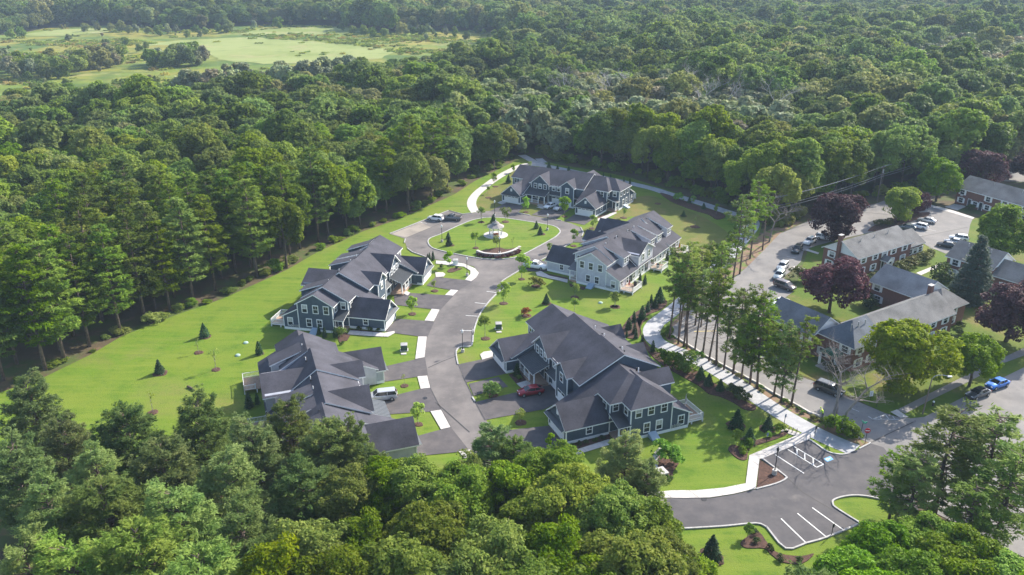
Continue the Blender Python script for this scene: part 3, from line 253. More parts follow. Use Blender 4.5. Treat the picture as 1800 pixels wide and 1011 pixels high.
# ------------------------------------------------------------------ object helpers
def tag(o, label=None, cat=None, group=None, kind=None):
    if label: o['label'] = label
    if cat: o['category'] = cat
    if group: o['group'] = group
    if kind: o['kind'] = kind
    return o
def link(name, me, parent=None, loc=(0, 0, 0), rz=0.):
    o = bpy.data.objects.new(name, me); COL.objects.link(o); o.parent = parent; o.location = loc
    if rz: o.rotation_euler = (0, 0, rz)
    return o
def thing(name, label, cat, loc=(0, 0, 0), rz=0., group=None):
    return tag(link(name, None, None, loc, rz), label, cat, group)
class MB:
    """collects faces of several materials, built as one mesh"""
    def __init__(s): s.v = []; s.f = []; s.m = []
    def add(s, vs, fs, mi=0):
        b = len(s.v); s.v += [tuple(p) for p in vs]
        for f in fs: s.f.append([b + i for i in f]); s.m.append(mi)
    def box(s, a, b, mi=0):
        (x0, y0, z0), (x1, y1, z1) = a, b
        s.add([(x0, y0, z0), (x1, y0, z0), (x1, y1, z0), (x0, y1, z0), (x0, y0, z1), (x1, y0, z1), (x1, y1, z1), (x0, y1, z1)], [(3, 2, 1, 0), (4, 5, 6, 7), (0, 1, 5, 4), (1, 2, 6, 5), (2, 3, 7, 6), (3, 0, 4, 7)], mi)
    def prism(s, low, high, mi=0, top=None):
        """closed solid between two equal loops"""
        n = len(low); s.add(list(low) + list(high), [tuple(range(n))[::-1]] + [(i, (i + 1) % n, n + (i + 1) % n, n + i) for i in range(n)], mi)
        s.add(high, [tuple(range(n))], mi if top is None else top)
    def slab(s, pts, t, top=0, side=1): s.prism([(x, y, z - t) for x, y, z in pts], pts, side, top)
    def cyl(s, p0, p1, r0, r1=None, n=8, mi=0, caps=True):
        r1 = r0 if r1 is None else r1; p0 = Vector(p0); p1 = Vector(p1); d = (p1 - p0).normalized(); a = d.orthogonal().normalized(); b = d.cross(a)
        lo = [p0 + (a * math.cos(2 * math.pi * i / n) + b * math.sin(2 * math.pi * i / n)) * r0 for i in range(n)]; hi = [p1 + (a * math.cos(2 * math.pi * i / n) + b * math.sin(2 * math.pi * i / n)) * r1 for i in range(n)]
        s.add(lo + hi, [(i, (i + 1) % n, n + (i + 1) % n, n + i) for i in range(n)] + ([tuple(range(n))[::-1], tuple(range(n, 2 * n))] if caps else []), mi)
    def lathe(s, prof, n=12, c=(0, 0), mi=0):
        vs = [(c[0] + r * math.cos(2 * math.pi * i / n), c[1] + r * math.sin(2 * math.pi * i / n), z) for r, z in prof for i in range(n)]
        s.add(vs, [(k * n + i, k * n + (i + 1) % n, (k + 1) * n + (i + 1) % n, (k + 1) * n + i) for k in range(len(prof) - 1) for i in range(n)], mi)
    def mesh(s, name, mats, smooth=False):
        me = bpy.data.meshes.new(name); me.from_pydata(s.v, [], s.f)
        for m in mats: me.materials.append(m)
        me.polygons.foreach_set('material_index', s.m)
        if smooth: me.polygons.foreach_set('use_smooth', [True] * len(s.f))
        me.update(); return me
    def build(s, name, mats, parent=None, loc=(0, 0, 0), rz=0., smooth=False): return link(name, s.mesh(name, mats, smooth), parent, loc, rz)
def smooth_loop(pts, closed=True, n=4):
    out = []; N = len(pts)
    for i in range(N if closed else N - 1):
        g = (lambda k: pts[k % N]) if closed else (lambda k: pts[max(0, min(N - 1, k))])
        p0, p1, p2, p3 = [Vector(g(i + j)[:2]) for j in (-1, 0, 1, 2)]
        for k in range(n):
            t = k / n; out.append(tuple(.5 * ((2 * p1) + (p2 - p0) * t + (2 * p0 - 5 * p1 + 4 * p2 - p3) * t * t + (3 * p1 - p0 - 3 * p2 + p3) * t ** 3)))
    if not closed: out.append(tuple(pts[-1][:2]))
    return out
def sheet(name, pts, z, m, kind='structure', thick=0., parent=None):
    b = MB(); loop = [(x, y, z) for x, y in pts]
    if thick: b.slab(loop, thick, 0, 0)
    else: b.add(loop, [tuple(range(len(loop)))])
    o = b.build(name, [m], parent)
    if kind and not parent: o['kind'] = kind
    return o
def ribbon(pts, half, z, name, m, kind='structure'):
    P = [Vector(p[:2]) for p in pts]; Lh, Rh = [], []
    for i, p in enumerate(P):
        d = (P[min(i + 1, len(P) - 1)] - P[max(i - 1, 0)]).normalized(); nn = Vector((-d.y, d.x)); h = half(i) if callable(half) else half
        Lh.append(p + nn * h); Rh.append(p - nn * h)
    b = MB(); n = len(P); b.add([(p.x, p.y, z) for p in Lh] + [(p.x, p.y, z) for p in Rh], [(i, n + i, n + i + 1, i + 1) for i in range(n - 1)])
    o = b.build(name, [m]); o['kind'] = kind; return o
def kerb_mb(b, pts, wdt=.2, z0=0., z1=.15, mi=0):
    P = [Vector(p[:2]) for p in pts]
    Q = []
    for i, p in enumerate(P):
        d = (P[min(i + 1, len(P) - 1)] - P[max(i - 1, 0)]); d = d.normalized() if d.length > 1e-6 else Vector((1, 0)); nn = Vector((-d.y, d.x)) * wdt / 2; Q.append((p + nn, p - nn))
    for (a, c), (a2, c2) in zip(Q, Q[1:]):
        b.prism([(a.x, a.y, z0), (c.x, c.y, z0), (c2.x, c2.y, z0), (a2.x, a2.y, z0)], [(a.x, a.y, z1), (c.x, c.y, z1), (c2.x, c2.y, z1), (a2.x, a2.y, z1)], mi)
def inside(p, poly):
    x, y = p; c = False; j = len(poly) - 1
    for i in range(len(poly)):
        xi, yi = poly[i]; xj, yj = poly[j]
        if (yi > y) != (yj > y) and x < (xj - xi) * (y - yi) / (yj - yi) + xi: c = not c
        j = i
    return c

# ------------------------------------------------------------------ ground, roads, paving
S = SITE
sheet('ground', [(-4000, -300), (4000, -300), (4000, 6000), (-4000, 6000)], -.03, M['ground'])
sheet('lawn', S['lawn'], .0, M['lawn'])
sheet('lawn', S['lawn_east'], .0, M['lawn_e'])
for p in S['lawn_dry']: sheet('lawn', smooth_loop(p, n=3), .006, M['lawn_dry'])
sheet('marsh', smooth_loop(S['marsh'], n=3), .0, M['marsh'])
def ragged(pts, k): return [(x + rng.gauss(0, k), y + rng.gauss(0, k * 1.6)) for x, y in pts]
for k, p in enumerate(S['marsh_pale']): sheet('marsh_reeds', ragged(smooth_loop(p, n=5), 1.4), .12 + .06 * k, M['reed'])
sheet('main_road', S['main_road'], .03, M['asphalt_old'])
sheet('street', S['street'], .04, M['asphalt_old'])
sheet('side_road', S['far_road'], .03, M['asphalt_old'])
sheet('loop_road', S['road'], .05, M['asphalt_loop'])
sheet('parking_bay', S['bay_pale'], .062, M['asphalt_pale'])
sheet('entrance_lot', S['lot'], .06, M['asphalt_new'])
for p in S['driveways']: sheet('driveway', p, .075, M['asphalt_drive'])
sheet('verge', S['verge'], .015, M['dirt']); sheet('verge', S['verge_up'], .018, M['dirt'])
ribbon(smooth_loop(S['gravel_path'], False, 5), 1.75, .03, 'gravel_path', M['gravel'])
ribbon(smooth_loop(S['walk_path'], False, 5), 1.35, .055, 'walking_path', M['concrete'])
ribbon(smooth_loop(S['trail'], False, 4), 1.5, .04, 'trail', M['gravel']); ribbon(S['trail2'], 1.4, .045, 'trail', M['gravel'])
sheet('sidewalk', S['sidewalk_east'], .05, M['asphalt_old'])
for p in S['paths_east']: sheet('footpath', p, .05, M['concrete'])
isl = smooth_loop(S['island'], n=4)
sheet('circle_lawn', isl, .16, M['lawn'], thick=.14)
kb = MB(); kerb_mb(kb, isl + isl[:1], .3, .0, .2); kb.build('kerb', [M['kerb']])['kind'] = 'structure'
for p in S['kerbs']:
    kb = MB(); kerb_mb(kb, smooth_loop(p, False, 3) if len(p) > 4 else p, .24, .0, .2); kb.build('kerb', [M['kerb']])['kind'] = 'structure'
kb = MB(); kerb_mb(kb, S['timber_edge'], .35, .0, .3); kb.build('kerb', [M['concrete']])['kind'] = 'structure'
for i, p in enumerate(S['mulch_beds']):
    sheet('mulch_bed', smooth_loop(p, n=3) if len(p) > 6 else p, .22 if i == 0 else .1, M['mulch'], thick=.09)
for k, (x, y, r) in enumerate(S['mulch_rings']):
    z0 = .16 if inside((x, y), isl) else .0
    b = MB(); n = 18; ph = [rng.uniform(.88, 1.1) for _ in range(n)]
    ring = lambda q, z: [(x + math.cos(2 * math.pi * i / n) * r * q * ph[i], y + math.sin(2 * math.pi * i / n) * r * q * ph[i], z) for i in range(n)]
    lo, hi = ring(1, z0), ring(.8, z0 + .12); b.prism(lo, hi, 0); b.build('mulch_ring', [M['mulch']])['kind'] = 'structure'
# concrete walks: slabs with open joints, cut across the long direction
def slabs(name, poly, z, m, step):
    """split a walk polygon into separate slabs across its long axis"""
    bm = bmesh.new(); vs = [bm.verts.new((x, y, z)) for x, y in poly]; bm.faces.new(vs)
    xs = np.array(poly); c = xs.mean(0); uu, ss, vt = np.linalg.svd(xs - c); d = vt[0]; t = (xs - c) @ d; par = link(name, None); par['kind'] = 'structure'
    k = t.min() + step
    cuts = [t.min() - 1]
    while k < t.max() - step * .3: cuts.append(k); k += step
    cuts.append(t.max() + 1); bm.free()
    for a, b_ in zip(cuts, cuts[1:]):
        bm = bmesh.new(); f = bm.faces.new([bm.verts.new((x, y, z)) for x, y in poly])
        for co, no in ((a + .025, -1), (b_ - .025, 1)):
            q = c + d * co; bmesh.ops.bisect_plane(bm, geom=bm.verts[:] + bm.edges[:] + bm.faces[:], plane_co=(q[0], q[1], 0), plane_no=(d[0] * no, d[1] * no, 0), clear_outer=True)
        if bm.faces:
            e = bmesh.ops.extrude_face_region(bm, geom=bm.faces[:]); bmesh.ops.translate(bm, verts=[v for v in e['geom'] if isinstance(v, bmesh.types.BMVert)], vec=(0, 0, .045))
            me = bpy.data.meshes.new('slab'); bm.to_mesh(me); me.materials.append(m); link('slab', me, par)
        bm.free()
for i, p in enumerate(S['concrete']): slabs('sidewalk' if i == 0 else 'concrete_walk', p, .085, M['concrete'], 3.2 if i == 0 else 2.4)
for kind, m, z, wd in (('marks', 'paint', .082, .13), ('marks_old', 'paint_old', .05, .13), ('marks_yellow', 'paint_yellow', .05, .15)):
    for a, b_ in S[kind]: ribbon([a, b_], wd / 2 + .02, z, 'painted_line', M[m])
sheet('accessible_bay_marking', S['access_sign'], .083, M['paint_blue'])
def wheelchair_symbol():
    A, B, C_, D_ = [Vector(p) for p in S['access_sign']]; ex, ey = (D_ - A), (B - A)
    def q(u, v): p = A + ex * u + ey * v; return (p.x, p.y)
    b = MB()
    def seg(pts, h): kerb_mb(b, [q(*p) for p in pts], h, .086, .089)
    ring = [(.44 + .2 * math.cos(a), .36 + .2 * math.sin(a)) for a in [2.4 + i * .38 for i in range(12)]]
    seg(ring, .12); seg([(.42, .74), (.44, .46), (.66, .46), (.74, .22), (.82, .24)], .13); seg([(.43, .6), (.6, .58)], .1)
    o = b.build('accessible_symbol', [M['paint']]); o['kind'] = 'structure'; kerb_mb(b2 := MB(), [q(.38, .84), q(.47, .84)], .2, .086, .089); b2.build('accessible_symbol', [M['paint']])['kind'] = 'structure'
wheelchair_symbol()
for p in S['seams']: ribbon(p, .09, .079, 'asphalt_seam', mat('tar_seam', (.05, .046, .046), .6))
b = MB(); b.lathe([(0, .0851), (.42, .085), (.42, .06)], 16); mh = b.mesh('manhole', [M['iron']])
for x, y in ((26.3, 91.6), (-14.6, 118.6), (38.5, 99.0)): link('manhole_cover', mh, None, (x, y, 0))['kind'] = 'structure'

# ------------------------------------------------------------------ vegetation: real leaf-sized faces through the crown
def quads_mesh(name, C_, N_, sw, sl, tone, m, axis=None):
    """one small four-cornered leaf per row: centre, normal, half width, half length, tone"""
    n = len(C_); N_ = N_ / (np.linalg.norm(N_, axis=1, keepdims=True) + 1e-9)
    A = npr.normal(size=(n, 3)) if axis is None else axis
    A = A - N_ * (A * N_).sum(1, keepdims=True); A /= (np.linalg.norm(A, axis=1, keepdims=True) + 1e-9); B = np.cross(N_, A)
    sw = np.broadcast_to(sw, n)[:, None]; sl = np.broadcast_to(sl, n)[:, None]
    V = np.empty((n, 4, 3)); V[:, 0] = C_ - A * sl; V[:, 1] = C_ + B * sw - A * sl * .1; V[:, 2] = C_ + A * sl; V[:, 3] = C_ - B * sw + A * sl * .15
    me = bpy.data.meshes.new(name); me.vertices.add(4 * n); me.vertices.foreach_set('co', V.ravel())
    me.loops.add(4 * n); me.loops.foreach_set('vertex_index', np.arange(4 * n)); me.polygons.add(n); me.polygons.foreach_set('loop_start', np.arange(n) * 4)
    at = me.attributes.new('tone', 'FLOAT', 'POINT'); at.data.foreach_set('value', np.repeat(np.clip(tone, 0, 1), 4)); me.materials.append(m); me.update(calc_edges=True); return me
def unit(v): return v / (np.linalg.norm(v, axis=-1, keepdims=True) + 1e-9)
def leafy_crown(name, m, Rr, Hc, z0, lobes, clumps, per, leaf, crad, seed, flat=.0, inner=.12):
    """broadleaf crown: lobes > clumps > leaves; base z0, height Hc, radius Rr"""
    r = np.random.default_rng(seed); ctr = np.array([0, 0, z0 + Hc * (.5 - .12 * flat)])
    ld = unit(r.normal(size=(lobes, 3)) + [0, 0, .35 + .4 * flat]); lc = ctr + ld * np.array([Rr, Rr, Hc * (.5 + .02 * flat)]) * r.uniform(.35 + .15 * flat, .68 + .06 * flat, (lobes, 1)); lr = r.uniform(.34 - .07 * flat, .52 - .12 * flat, lobes) * Rr
    k = r.integers(0, lobes, clumps); cd = unit(r.normal(size=(clumps, 3)) + ld[k] * .9 + [0, 0, .3]); cc = lc[k] + cd * lr[k][:, None] * np.array([1, 1, .8 * Hc / (2 * Rr) + .35]) * r.uniform(.8, 1.05, (clumps, 1))
    cc[:, 2] = np.maximum(cc[:, 2], z0 + .05 * Hc); ct = r.uniform(.1, .9, clumps); cr = crad * r.uniform(.6, 1.3, clumps)
    n = clumps * per; j = np.repeat(np.arange(clumps), per); d = unit(r.normal(size=(n, 3)) + cd[j] * .75 + [0, 0, .35]); rad = cr[j] * r.uniform(.45, 1.08, n) ** .6
    C_ = cc[j] + d * rad[:, None] * [1, 1, .75]
    ni = int(n * inner); ii = r.integers(0, n, ni); C_[ii] = ctr + (C_[ii] - ctr) * r.uniform(.35, .8, (ni, 1))
    N_ = d * .7 + r.normal(size=(n, 3)) * .55 + [0, 0, .45]; t = ct[j] + r.normal(size=n) * .22; s = leaf * r.uniform(.65, 1.3, n)
    return quads_mesh(name, C_, N_, s * .62, s, t, m)
def trunk_mesh(name, h, r0, r1, limbs, Rr, seed, m, bend=.3, n=7):
    r = random.Random(seed); b = MB(); p = Vector((0, 0, -.2)); pts = [p]
    for i in range(1, 5): pts.append(Vector((r.uniform(-bend, bend) * i / 4, r.uniform(-bend, bend) * i / 4, h * i / 4)))
    for i in range(4): b.cyl(pts[i], pts[i + 1], r0 + (r1 - r0) * i / 4, r0 + (r1 - r0) * (i + 1) / 4, n)
    for i in range(limbs):
        t = r.uniform(.4, .95); z = h * t; a = r.uniform(0, 6.28); q = pts[min(3, int(t * 4))].lerp(pts[min(4, int(t * 4) + 1)], t * 4 % 1); ln = Rr * r.uniform(.5, .9); rr = (r0 + (r1 - r0) * t) * .5
        mid = q + Vector((math.cos(a) * ln * .5, math.sin(a) * ln * .5, ln * .35)); b.cyl(q, mid, rr, rr * .65, 5); b.cyl(mid, q + Vector((math.cos(a) * ln, math.sin(a) * ln, ln * .75)), rr * .65, rr * .2, 4)
    return b.mesh(name, [m], True)
def pine_crown(name, m, H, zc, Rr, whorls, per, tufts, seed, droop=.05, shape=.8, quads=7, ql=.42, qw=.085, irregular=.35, up=.35, plate=.24, thick=.1):
    """pine: whorled limbs carrying flat plates of needle tufts; H total height, crown from zc"""
    r = np.random.default_rng(seed); C_, N_, A_, T_ = [], [], [], []; limbs = []
    for k in range(whorls):
        f = (k + r.uniform(-.35, .35)) / whorls; f = min(max(f, 0), .99); z = zc + (H - zc) * f; ln0 = Rr * (1 - f) ** shape * (.55 + .45 * min(1, f * 5)) + .25; a0 = r.uniform(0, 6.28)
        for q in range(per):
            a = a0 + q * 6.283 / per + r.uniform(-.45, .45); ln = ln0 * r.uniform(1 - irregular, 1 + irregular * .6); tone = r.uniform(.05, .95); rise = up * r.uniform(.0, 1.) * (.25 + f) - droop
            dv = np.array([math.cos(a), math.sin(a), rise]); sv = np.array([-math.sin(a), math.cos(a), 0]); base = np.array([0, 0, z + r.normal() * .25]); limbs.append((base, base + dv * ln)); nt_ = max(3, int(tufts * (ln / Rr + .2)))
            u = .3 + .72 * np.sqrt(r.uniform(0, 1, nt_)); lat = r.normal(size=nt_) * ln * plate * (1.2 - .55 * u)
            tc = base + dv * (ln * u)[:, None] + sv * lat[:, None] + np.stack([0 * u, 0 * u, r.normal(size=nt_) * thick + .22 * up * u ** 2 * ln * .5 - np.abs(lat) * .12], 1)
            n = nt_ * quads; c = np.repeat(tc, quads, 0); ax = unit(dv * .8 + sv * np.sign(np.repeat(lat, quads))[:, None] * .35 + r.normal(size=(n, 3)) * [.7, .7, .45] + [0, 0, .3])
            C_.append(c + ax * ql * .6 + r.normal(size=(n, 3)) * [.14, .14, .06]); A_.append(ax); N_.append(r.normal(size=(n, 3)) * .4 + [0, 0, .85]); T_.append(tone + r.normal(size=n) * .18)
    C_ = np.concatenate(C_); s = npr.uniform(.7, 1.3, len(C_))
    return quads_mesh(name, C_, np.concatenate(N_), qw * s, ql * s, np.concatenate(T_), m, np.concatenate(A_)), limbs
def limbed_trunk(name, H, r0, limbs, m, seed, stub=None, n=7, lr=.05, keep=1.):
    r = random.Random(seed); b = MB(); top = Vector((r.uniform(-.4, .4), r.uniform(-.4, .4), H * .97)); mid = Vector((r.uniform(-.25, .25), r.uniform(-.25, .25), H * .5))
    b.cyl((0, 0, -.2), mid, r0, r0 * .62, n); b.cyl(mid, top, r0 * .62, .03, n)
    for a, c in limbs:
        if r.random() < keep: b.cyl(a, Vector(a).lerp(Vector(c), .85), lr * 1.6, lr * .4, 4, caps=False)
    for k in range(stub or 0):
        z = H * r.uniform(.2, .55); a = r.uniform(0, 6.28); ln = r.uniform(.6, 2.2); b.cyl((0, 0, z), (math.cos(a) * ln, math.sin(a) * ln, z + r.uniform(-.5, .4)), .035, .012, 3, caps=False)
    return b.mesh(name, [m], True)
def cone_crown(name, m, H, Rr, n, seed, shape=.9, leaf=.16, zc=.05, rough=.12):
    """dense young fir or arborvitae: sprays on a slightly ragged cone"""
    r = np.random.default_rng(seed); f = 1 - np.sqrt(r.uniform(0, 1, n)); f = np.where(r.random(n) < .25, r.uniform(0, 1, n), f); a = r.uniform(0, 6.283, n)
    tier = .86 + .14 * np.cos(f * 6.283 * max(5, H * 2.2)); rr = Rr * (1 - f) ** shape * tier * (1 + r.normal(size=n) * rough + .1 * np.sin(a * 3 + f * 9)) * r.uniform(.7, 1.02, n) + .03
    C_ = np.stack([rr * np.cos(a), rr * np.sin(a), H * (zc + (1 - zc) * f)], 1); out = np.stack([np.cos(a), np.sin(a), np.full(n, .35)], 1)
    N_ = out * .5 + r.normal(size=(n, 3)) * .4 + [0, 0, .5]; ax = np.stack([np.cos(a), np.sin(a), r.uniform(-.5, .3, n)], 1); s = leaf * r.uniform(.7, 1.3, n)
    return quads_mesh(name, C_, N_, s * .38, s, r.uniform(0, 1, n), m, ax)
def branchy(name, H, seed, m, r0=.2, lean=.1, depth=4, wide=.6):
    """bare dead tree"""
    r = random.Random(seed); b = MB()
    def grow(p, d, ln, rad, k):
        steps = 3; q = p
        for s in range(steps):
            d = (d + Vector((r.gauss(0, .16), r.gauss(0, .16), r.gauss(0, .08) + (.02 if k else .05)))).normalized(); q2 = q + d * ln / steps; b.cyl(q, q2, rad * (1 - .22 * s), rad * (1 - .22 * (s + 1)), 5 if k < 2 else 3, caps=False)
            if k < depth and (s > 0 or k > 0):
                for _ in range(2 if k < 2 else r.randint(1, 2)):
                    a = r.uniform(0, 6.283); side = Vector((math.cos(a), math.sin(a), r.uniform(-.15, .55))); grow(q2, (d * (1 - wide) + side * wide).normalized(), ln * r.uniform(.4, .62), rad * .42, k + 1)
            q = q2
    grow(Vector((0, 0, -.1)), Vector((lean, r.uniform(-lean, lean), 1)).normalized(), H * .8, r0, 0); return b.mesh(name, [m], True)

CR, TK = {}, {}       # crown and trunk meshes, shared by the copies
OAKS = []
for i in range(5):
    Rr, H = [(6.4, 17), (5.4, 18.5), (7.2, 16.5), (5., 15.5), (6.4, 19.5)][i]
    CR['oak%d' % i] = leafy_crown('oak_crown', L['oak'], Rr, H * .72, H * .28, 19, 270, 50, .32, 1.05, 100 + i, 1.); TK['oak%d' % i] = trunk_mesh('oak_trunk', H * .75, .34, .1, 7, Rr, 200 + i, M['bark']); OAKS.append('oak%d' % i)
FARS = []
for i in range(6):
    Rr, H = [(6.6, 15.5), (5.4, 17), (7.8, 16.5), (4.6, 13.5), (7., 18.5), (3.6, 11)][i]
    me = leafy_crown('far_crown', L['far'], Rr, H * .74, H * .26, 17, 170, 30, .45, 1.05, 300 + i, 1.); FARS.append((me, trunk_mesh('far_trunk', H * .7, .3, .1, 3, Rr, 350 + i, M['bark'], n=5), H))
for i in range(3):
    Rr, H = [(5.4, 16.5), (4.8, 17), (5.9, 16)][i]
    CR['near%d' % i] = leafy_crown('near_oak_crown', L['fg'], Rr, H * .7, H * .3, 18, 420, 90, .17, .85, 400 + i, .8); TK['near%d' % i] = trunk_mesh('near_oak_trunk', H * .75, .35, .1, 9, Rr, 420 + i, M['bark'])
    CR['maple%d' % i] = leafy_crown('maple_crown', L['maple'], 5., 9.5, 2., 17, 380, 80, .17, .8, 440 + i, .8); TK['maple%d' % i] = trunk_mesh('maple_trunk', 8., .28, .08, 9, 4.4, 460 + i, M['bark'])
    for q in ('purple', 'yellow', 'green'):
        CR[q + str(i)] = leafy_crown(q + '_crown', L['maple' if q == 'green' else q], 5., 9.2, 1.6, 16, 340, 66, .2, .85, 480 + i + len(q) * 7, .5); TK[q + str(i)] = trunk_mesh(q + '_trunk', 7.5, .3, .08, 9, 4.2, 470 + i, M['bark'])
for i in range(4):
    H = [25, 27, 23, 26][i]
    CR['pine%d' % i], lb = pine_crown('pine_crown', L['pine'], H, H * .25, 5.2, 17, 5, 22, 500 + i, irregular=.4, shape=.6, quads=8, qw=.1, up=.45); TK['pine%d' % i] = limbed_trunk('pine_trunk', H, .36, lb, M['pinebark'], 510 + i, 14)
for i in range(3):
    H = [14.5, 16, 13.5][i]
    CR['soft%d' % i], lb = pine_crown('soft_pine_crown', L['softpine'], H, H * .22, 4.3, 15, 6, 38, 520 + i, shape=.48, irregular=.45, up=.8, quads=12, ql=.2, qw=.055, thick=.25); TK['soft%d' % i] = limbed_trunk('soft_pine_trunk', H, .3, lb, M['pinebark'], 530 + i, 6)
for i in range(4):
    H = [19, 20.5, 17.5, 18.5][i]
    CR['road%d' % i], lb = pine_crown('roadside_crown', L['roadpine'], H, H * [.5, .42, .55, .6][i], [2.5, 2.9, 2.2, 1.8][i], [10, 12, 9, 7][i], 4, 12, 540 + i, shape=.45, irregular=.7, up=.3, quads=9, ql=.26, qw=.07, thick=.16); TK['road%d' % i] = limbed_trunk('roadside_trunk', H, .22, lb, M['pinebark'], 550 + i, 26)
for i in range(3):
    CR['sap%d' % i] = leafy_crown('sapling_crown', L['bright'], 1.0, 2.8, 1.1, 7, 60, 26, .13, .36, 560 + i); CR['sapm%d' % i] = leafy_crown('sapling_crown', L['mid'], 1.05, 2.6, 1.2, 7, 44, 22, .12, .38, 570 + i); CR['thin%d' % i] = leafy_crown('thin_crown', L['mid'], .6, 2.2, 1.5, 5, 12, 9, .11, .3, 580 + i)
    TK['sap%d' % i] = trunk_mesh('sapling_trunk', 3.2, .055, .02, 6, .7, 590 + i, M['greybark'], .06, 5); TK['sapm%d' % i] = TK['thin%d' % i] = TK['sap%d' % i]
    CR['fir%d' % i] = cone_crown('fir_crown', L['conifer'], 3., 1.15, 1500, 600 + i); CR['arb%d' % i] = cone_crown('arborvitae_crown', L['conifer'], 2.4, .5, 900, 610 + i, .55, .12)
    for q in 'dlor': CR['sh%s%d' % (q, i)] = leafy_crown('shrub_foliage', L['shrub_' + q], .8, 1.05, .0, 8, 46, 18, .1, .26, 620 + i)
    CR['bed%d' % i] = leafy_crown('bedding_foliage', L['flower'], .6, .55, .0, 6, 24, 14, .09, .2, 640 + i)
    CR['under%d' % i] = leafy_crown('undergrowth_foliage', L['oak'], 1.7, 2.6, .0, 8, 60, 26, .2, .55, 650 + i)
CR['spruce0'], lb = pine_crown('spruce_crown', L['spruce'], 15, .8, 4.4, 34, 9, 14, 660, shape=.85, irregular=.2, droop=.35, up=.2, quads=6, ql=.3, qw=.09); TK['spruce0'] = limbed_trunk('spruce_trunk', 15, .3, lb, M['pinebark'], 661)
for i in range(3):
    H = [16.5, 15.5, 17.5][i]
    CR['low%d' % i], lb = pine_crown('low_pine_crown', L['roadpine'], H, H * [.27, .33, .22][i], 2.8, 12, 5, 14, 670 + i, shape=.4, irregular=.6, up=.35, quads=9, ql=.26, qw=.07, thick=.18); TK['low%d' % i] = limbed_trunk('low_pine_trunk', H, .22, lb, M['pinebark'], 680 + i, 8)
b = MB(); b.cyl((0, 0, -.1), (0, 0, .8), .06, .03, 5); TK['stub'] = b.mesh('fir_trunk', [M['bark']])

def plant(name, label, cat, key, loc, sc=1., group=None, tk=None, rz=None, sz=None, crown='crown'):
    """a tree: empty at the foot, trunk and crown as its parts (meshes shared between copies)"""
    t = thing(name, label, cat, (loc[0], loc[1], loc[2] if len(loc) > 2 else 0), rng.uniform(0, 6.28) if rz is None else rz, group)
    t.scale = (sc, sc, sz or sc); link('trunk', TK[tk or key], t); link(crown, CR[key], t); return t

# ------------------------------------------------------------------ windows, doors
def window_meshes(w_, h_, c=.13, mull=True):
    f = MB(); d0, d1 = -.07, .03
    f.box((d0, -w_ / 2 - c, h_ / 2), (d1, w_ / 2 + c, h_ / 2 + c * 1.3)); f.box((d0, -w_ / 2 - c, -h_ / 2 - c), (d1, w_ / 2 + c, -h_ / 2)); f.box((d0, -w_ / 2 - c, -h_ / 2), (d1, -w_ / 2, h_ / 2)); f.box((d0, w_ / 2, -h_ / 2), (d1, w_ / 2 + c, h_ / 2)); f.box((d0 + .02, -w_ / 2, -.035), (d1, w_ / 2, .035))
    if mull: f.box((d0 + .03, -.018, .035), (d1, .018, h_ / 2))
    p = MB(); p.box((-.03, -w_ / 2 + .001, .036), (.02, w_ / 2 - .001, h_ / 2 - .001)); q = MB(); q.box((-.02, -w_ / 2 + .001, -h_ / 2 + .001), (.02, w_ / 2 - .001, -.036))
    return f.mesh('window_frame', [M['white']]), p.mesh('window_pane', [M['glass']]), q.mesh('window_pane', [M['glass']])
WIN = {}; BLIND = {}
def blind_mesh(w_, h_): p = MB(); p.box((-.03, -w_ / 2 + .001, .036), (.02, w_ / 2 - .001, h_ / 2 - .001)); return p.mesh('window_pane', [M['shade']])
def window(parent, x, y, z, n, w_=.95, h_=1.55):
    """n: outward wall normal in the parent's plane; the window is a frame with two sash panes"""
    k = (w_, h_)
    if k not in WIN: WIN[k] = window_meshes(w_, h_)
    f, p, q = WIN[k]; p = BLIND.setdefault(k, blind_mesh(*k)) if rng.random() < .22 else p; o = link('window', f, parent, (x + n[0] * .04, y + n[1] * .04, z), math.atan2(n[1], n[0]) - math.pi)
    link('pane', p, o); link('pane', q, o); return o
def garage_mesh(w_, h_):
    b = MB(); b.box((-.02, -w_ / 2, 0), (.06, w_ / 2, h_)); rows = 4; cols = max(2, round(w_ / 1.2)); ph, pw = h_ / rows, w_ / cols
    for r in range(rows):
        for c in range(cols):
            y0 = -w_ / 2 + c * pw; z0 = r * ph
            if r == 3: b.box((-.03, y0 + .1, z0 + .1), (-.021, y0 + pw - .1, z0 + ph - .08), 1)
            else: b.box((-.05, y0 + .07, z0 + .06), (-.021, y0 + pw - .07, z0 + ph - .06), 0)
    return b.mesh('garage_door', [M['white'], M['glass']])
GAR = {4.9: garage_mesh(4.9, 2.25), 2.75: garage_mesh(2.75, 2.25)}
b = MB(); b.box((-.03, -.5, 0), (.05, .5, 2.15)); b.box((-.06, -.62, 0), (.04, -.501, 2.25), 1); b.box((-.06, .501, 0), (.04, .62, 2.25), 1); b.box((-.06, -.62, 2.251), (.04, .62, 2.36), 1); b.box((-.045, -.28, 1.1), (-.031, .28, 1.95), 2)
DOORM = b.mesh('house_door', [mat('door_paint', (.05, .055, .06), .5), M['white'], M['glass']])
b = MB(); b.box((-.03, -1., 0), (.05, 1., 2.1)); b.box((-.045, -.9, .12), (-.031, -.06, 2.), 1); b.box((-.045, .06, .12), (-.031, .9, 2.), 1); SLIDE = b.mesh('patio_door', [M['white'], M['glass']])
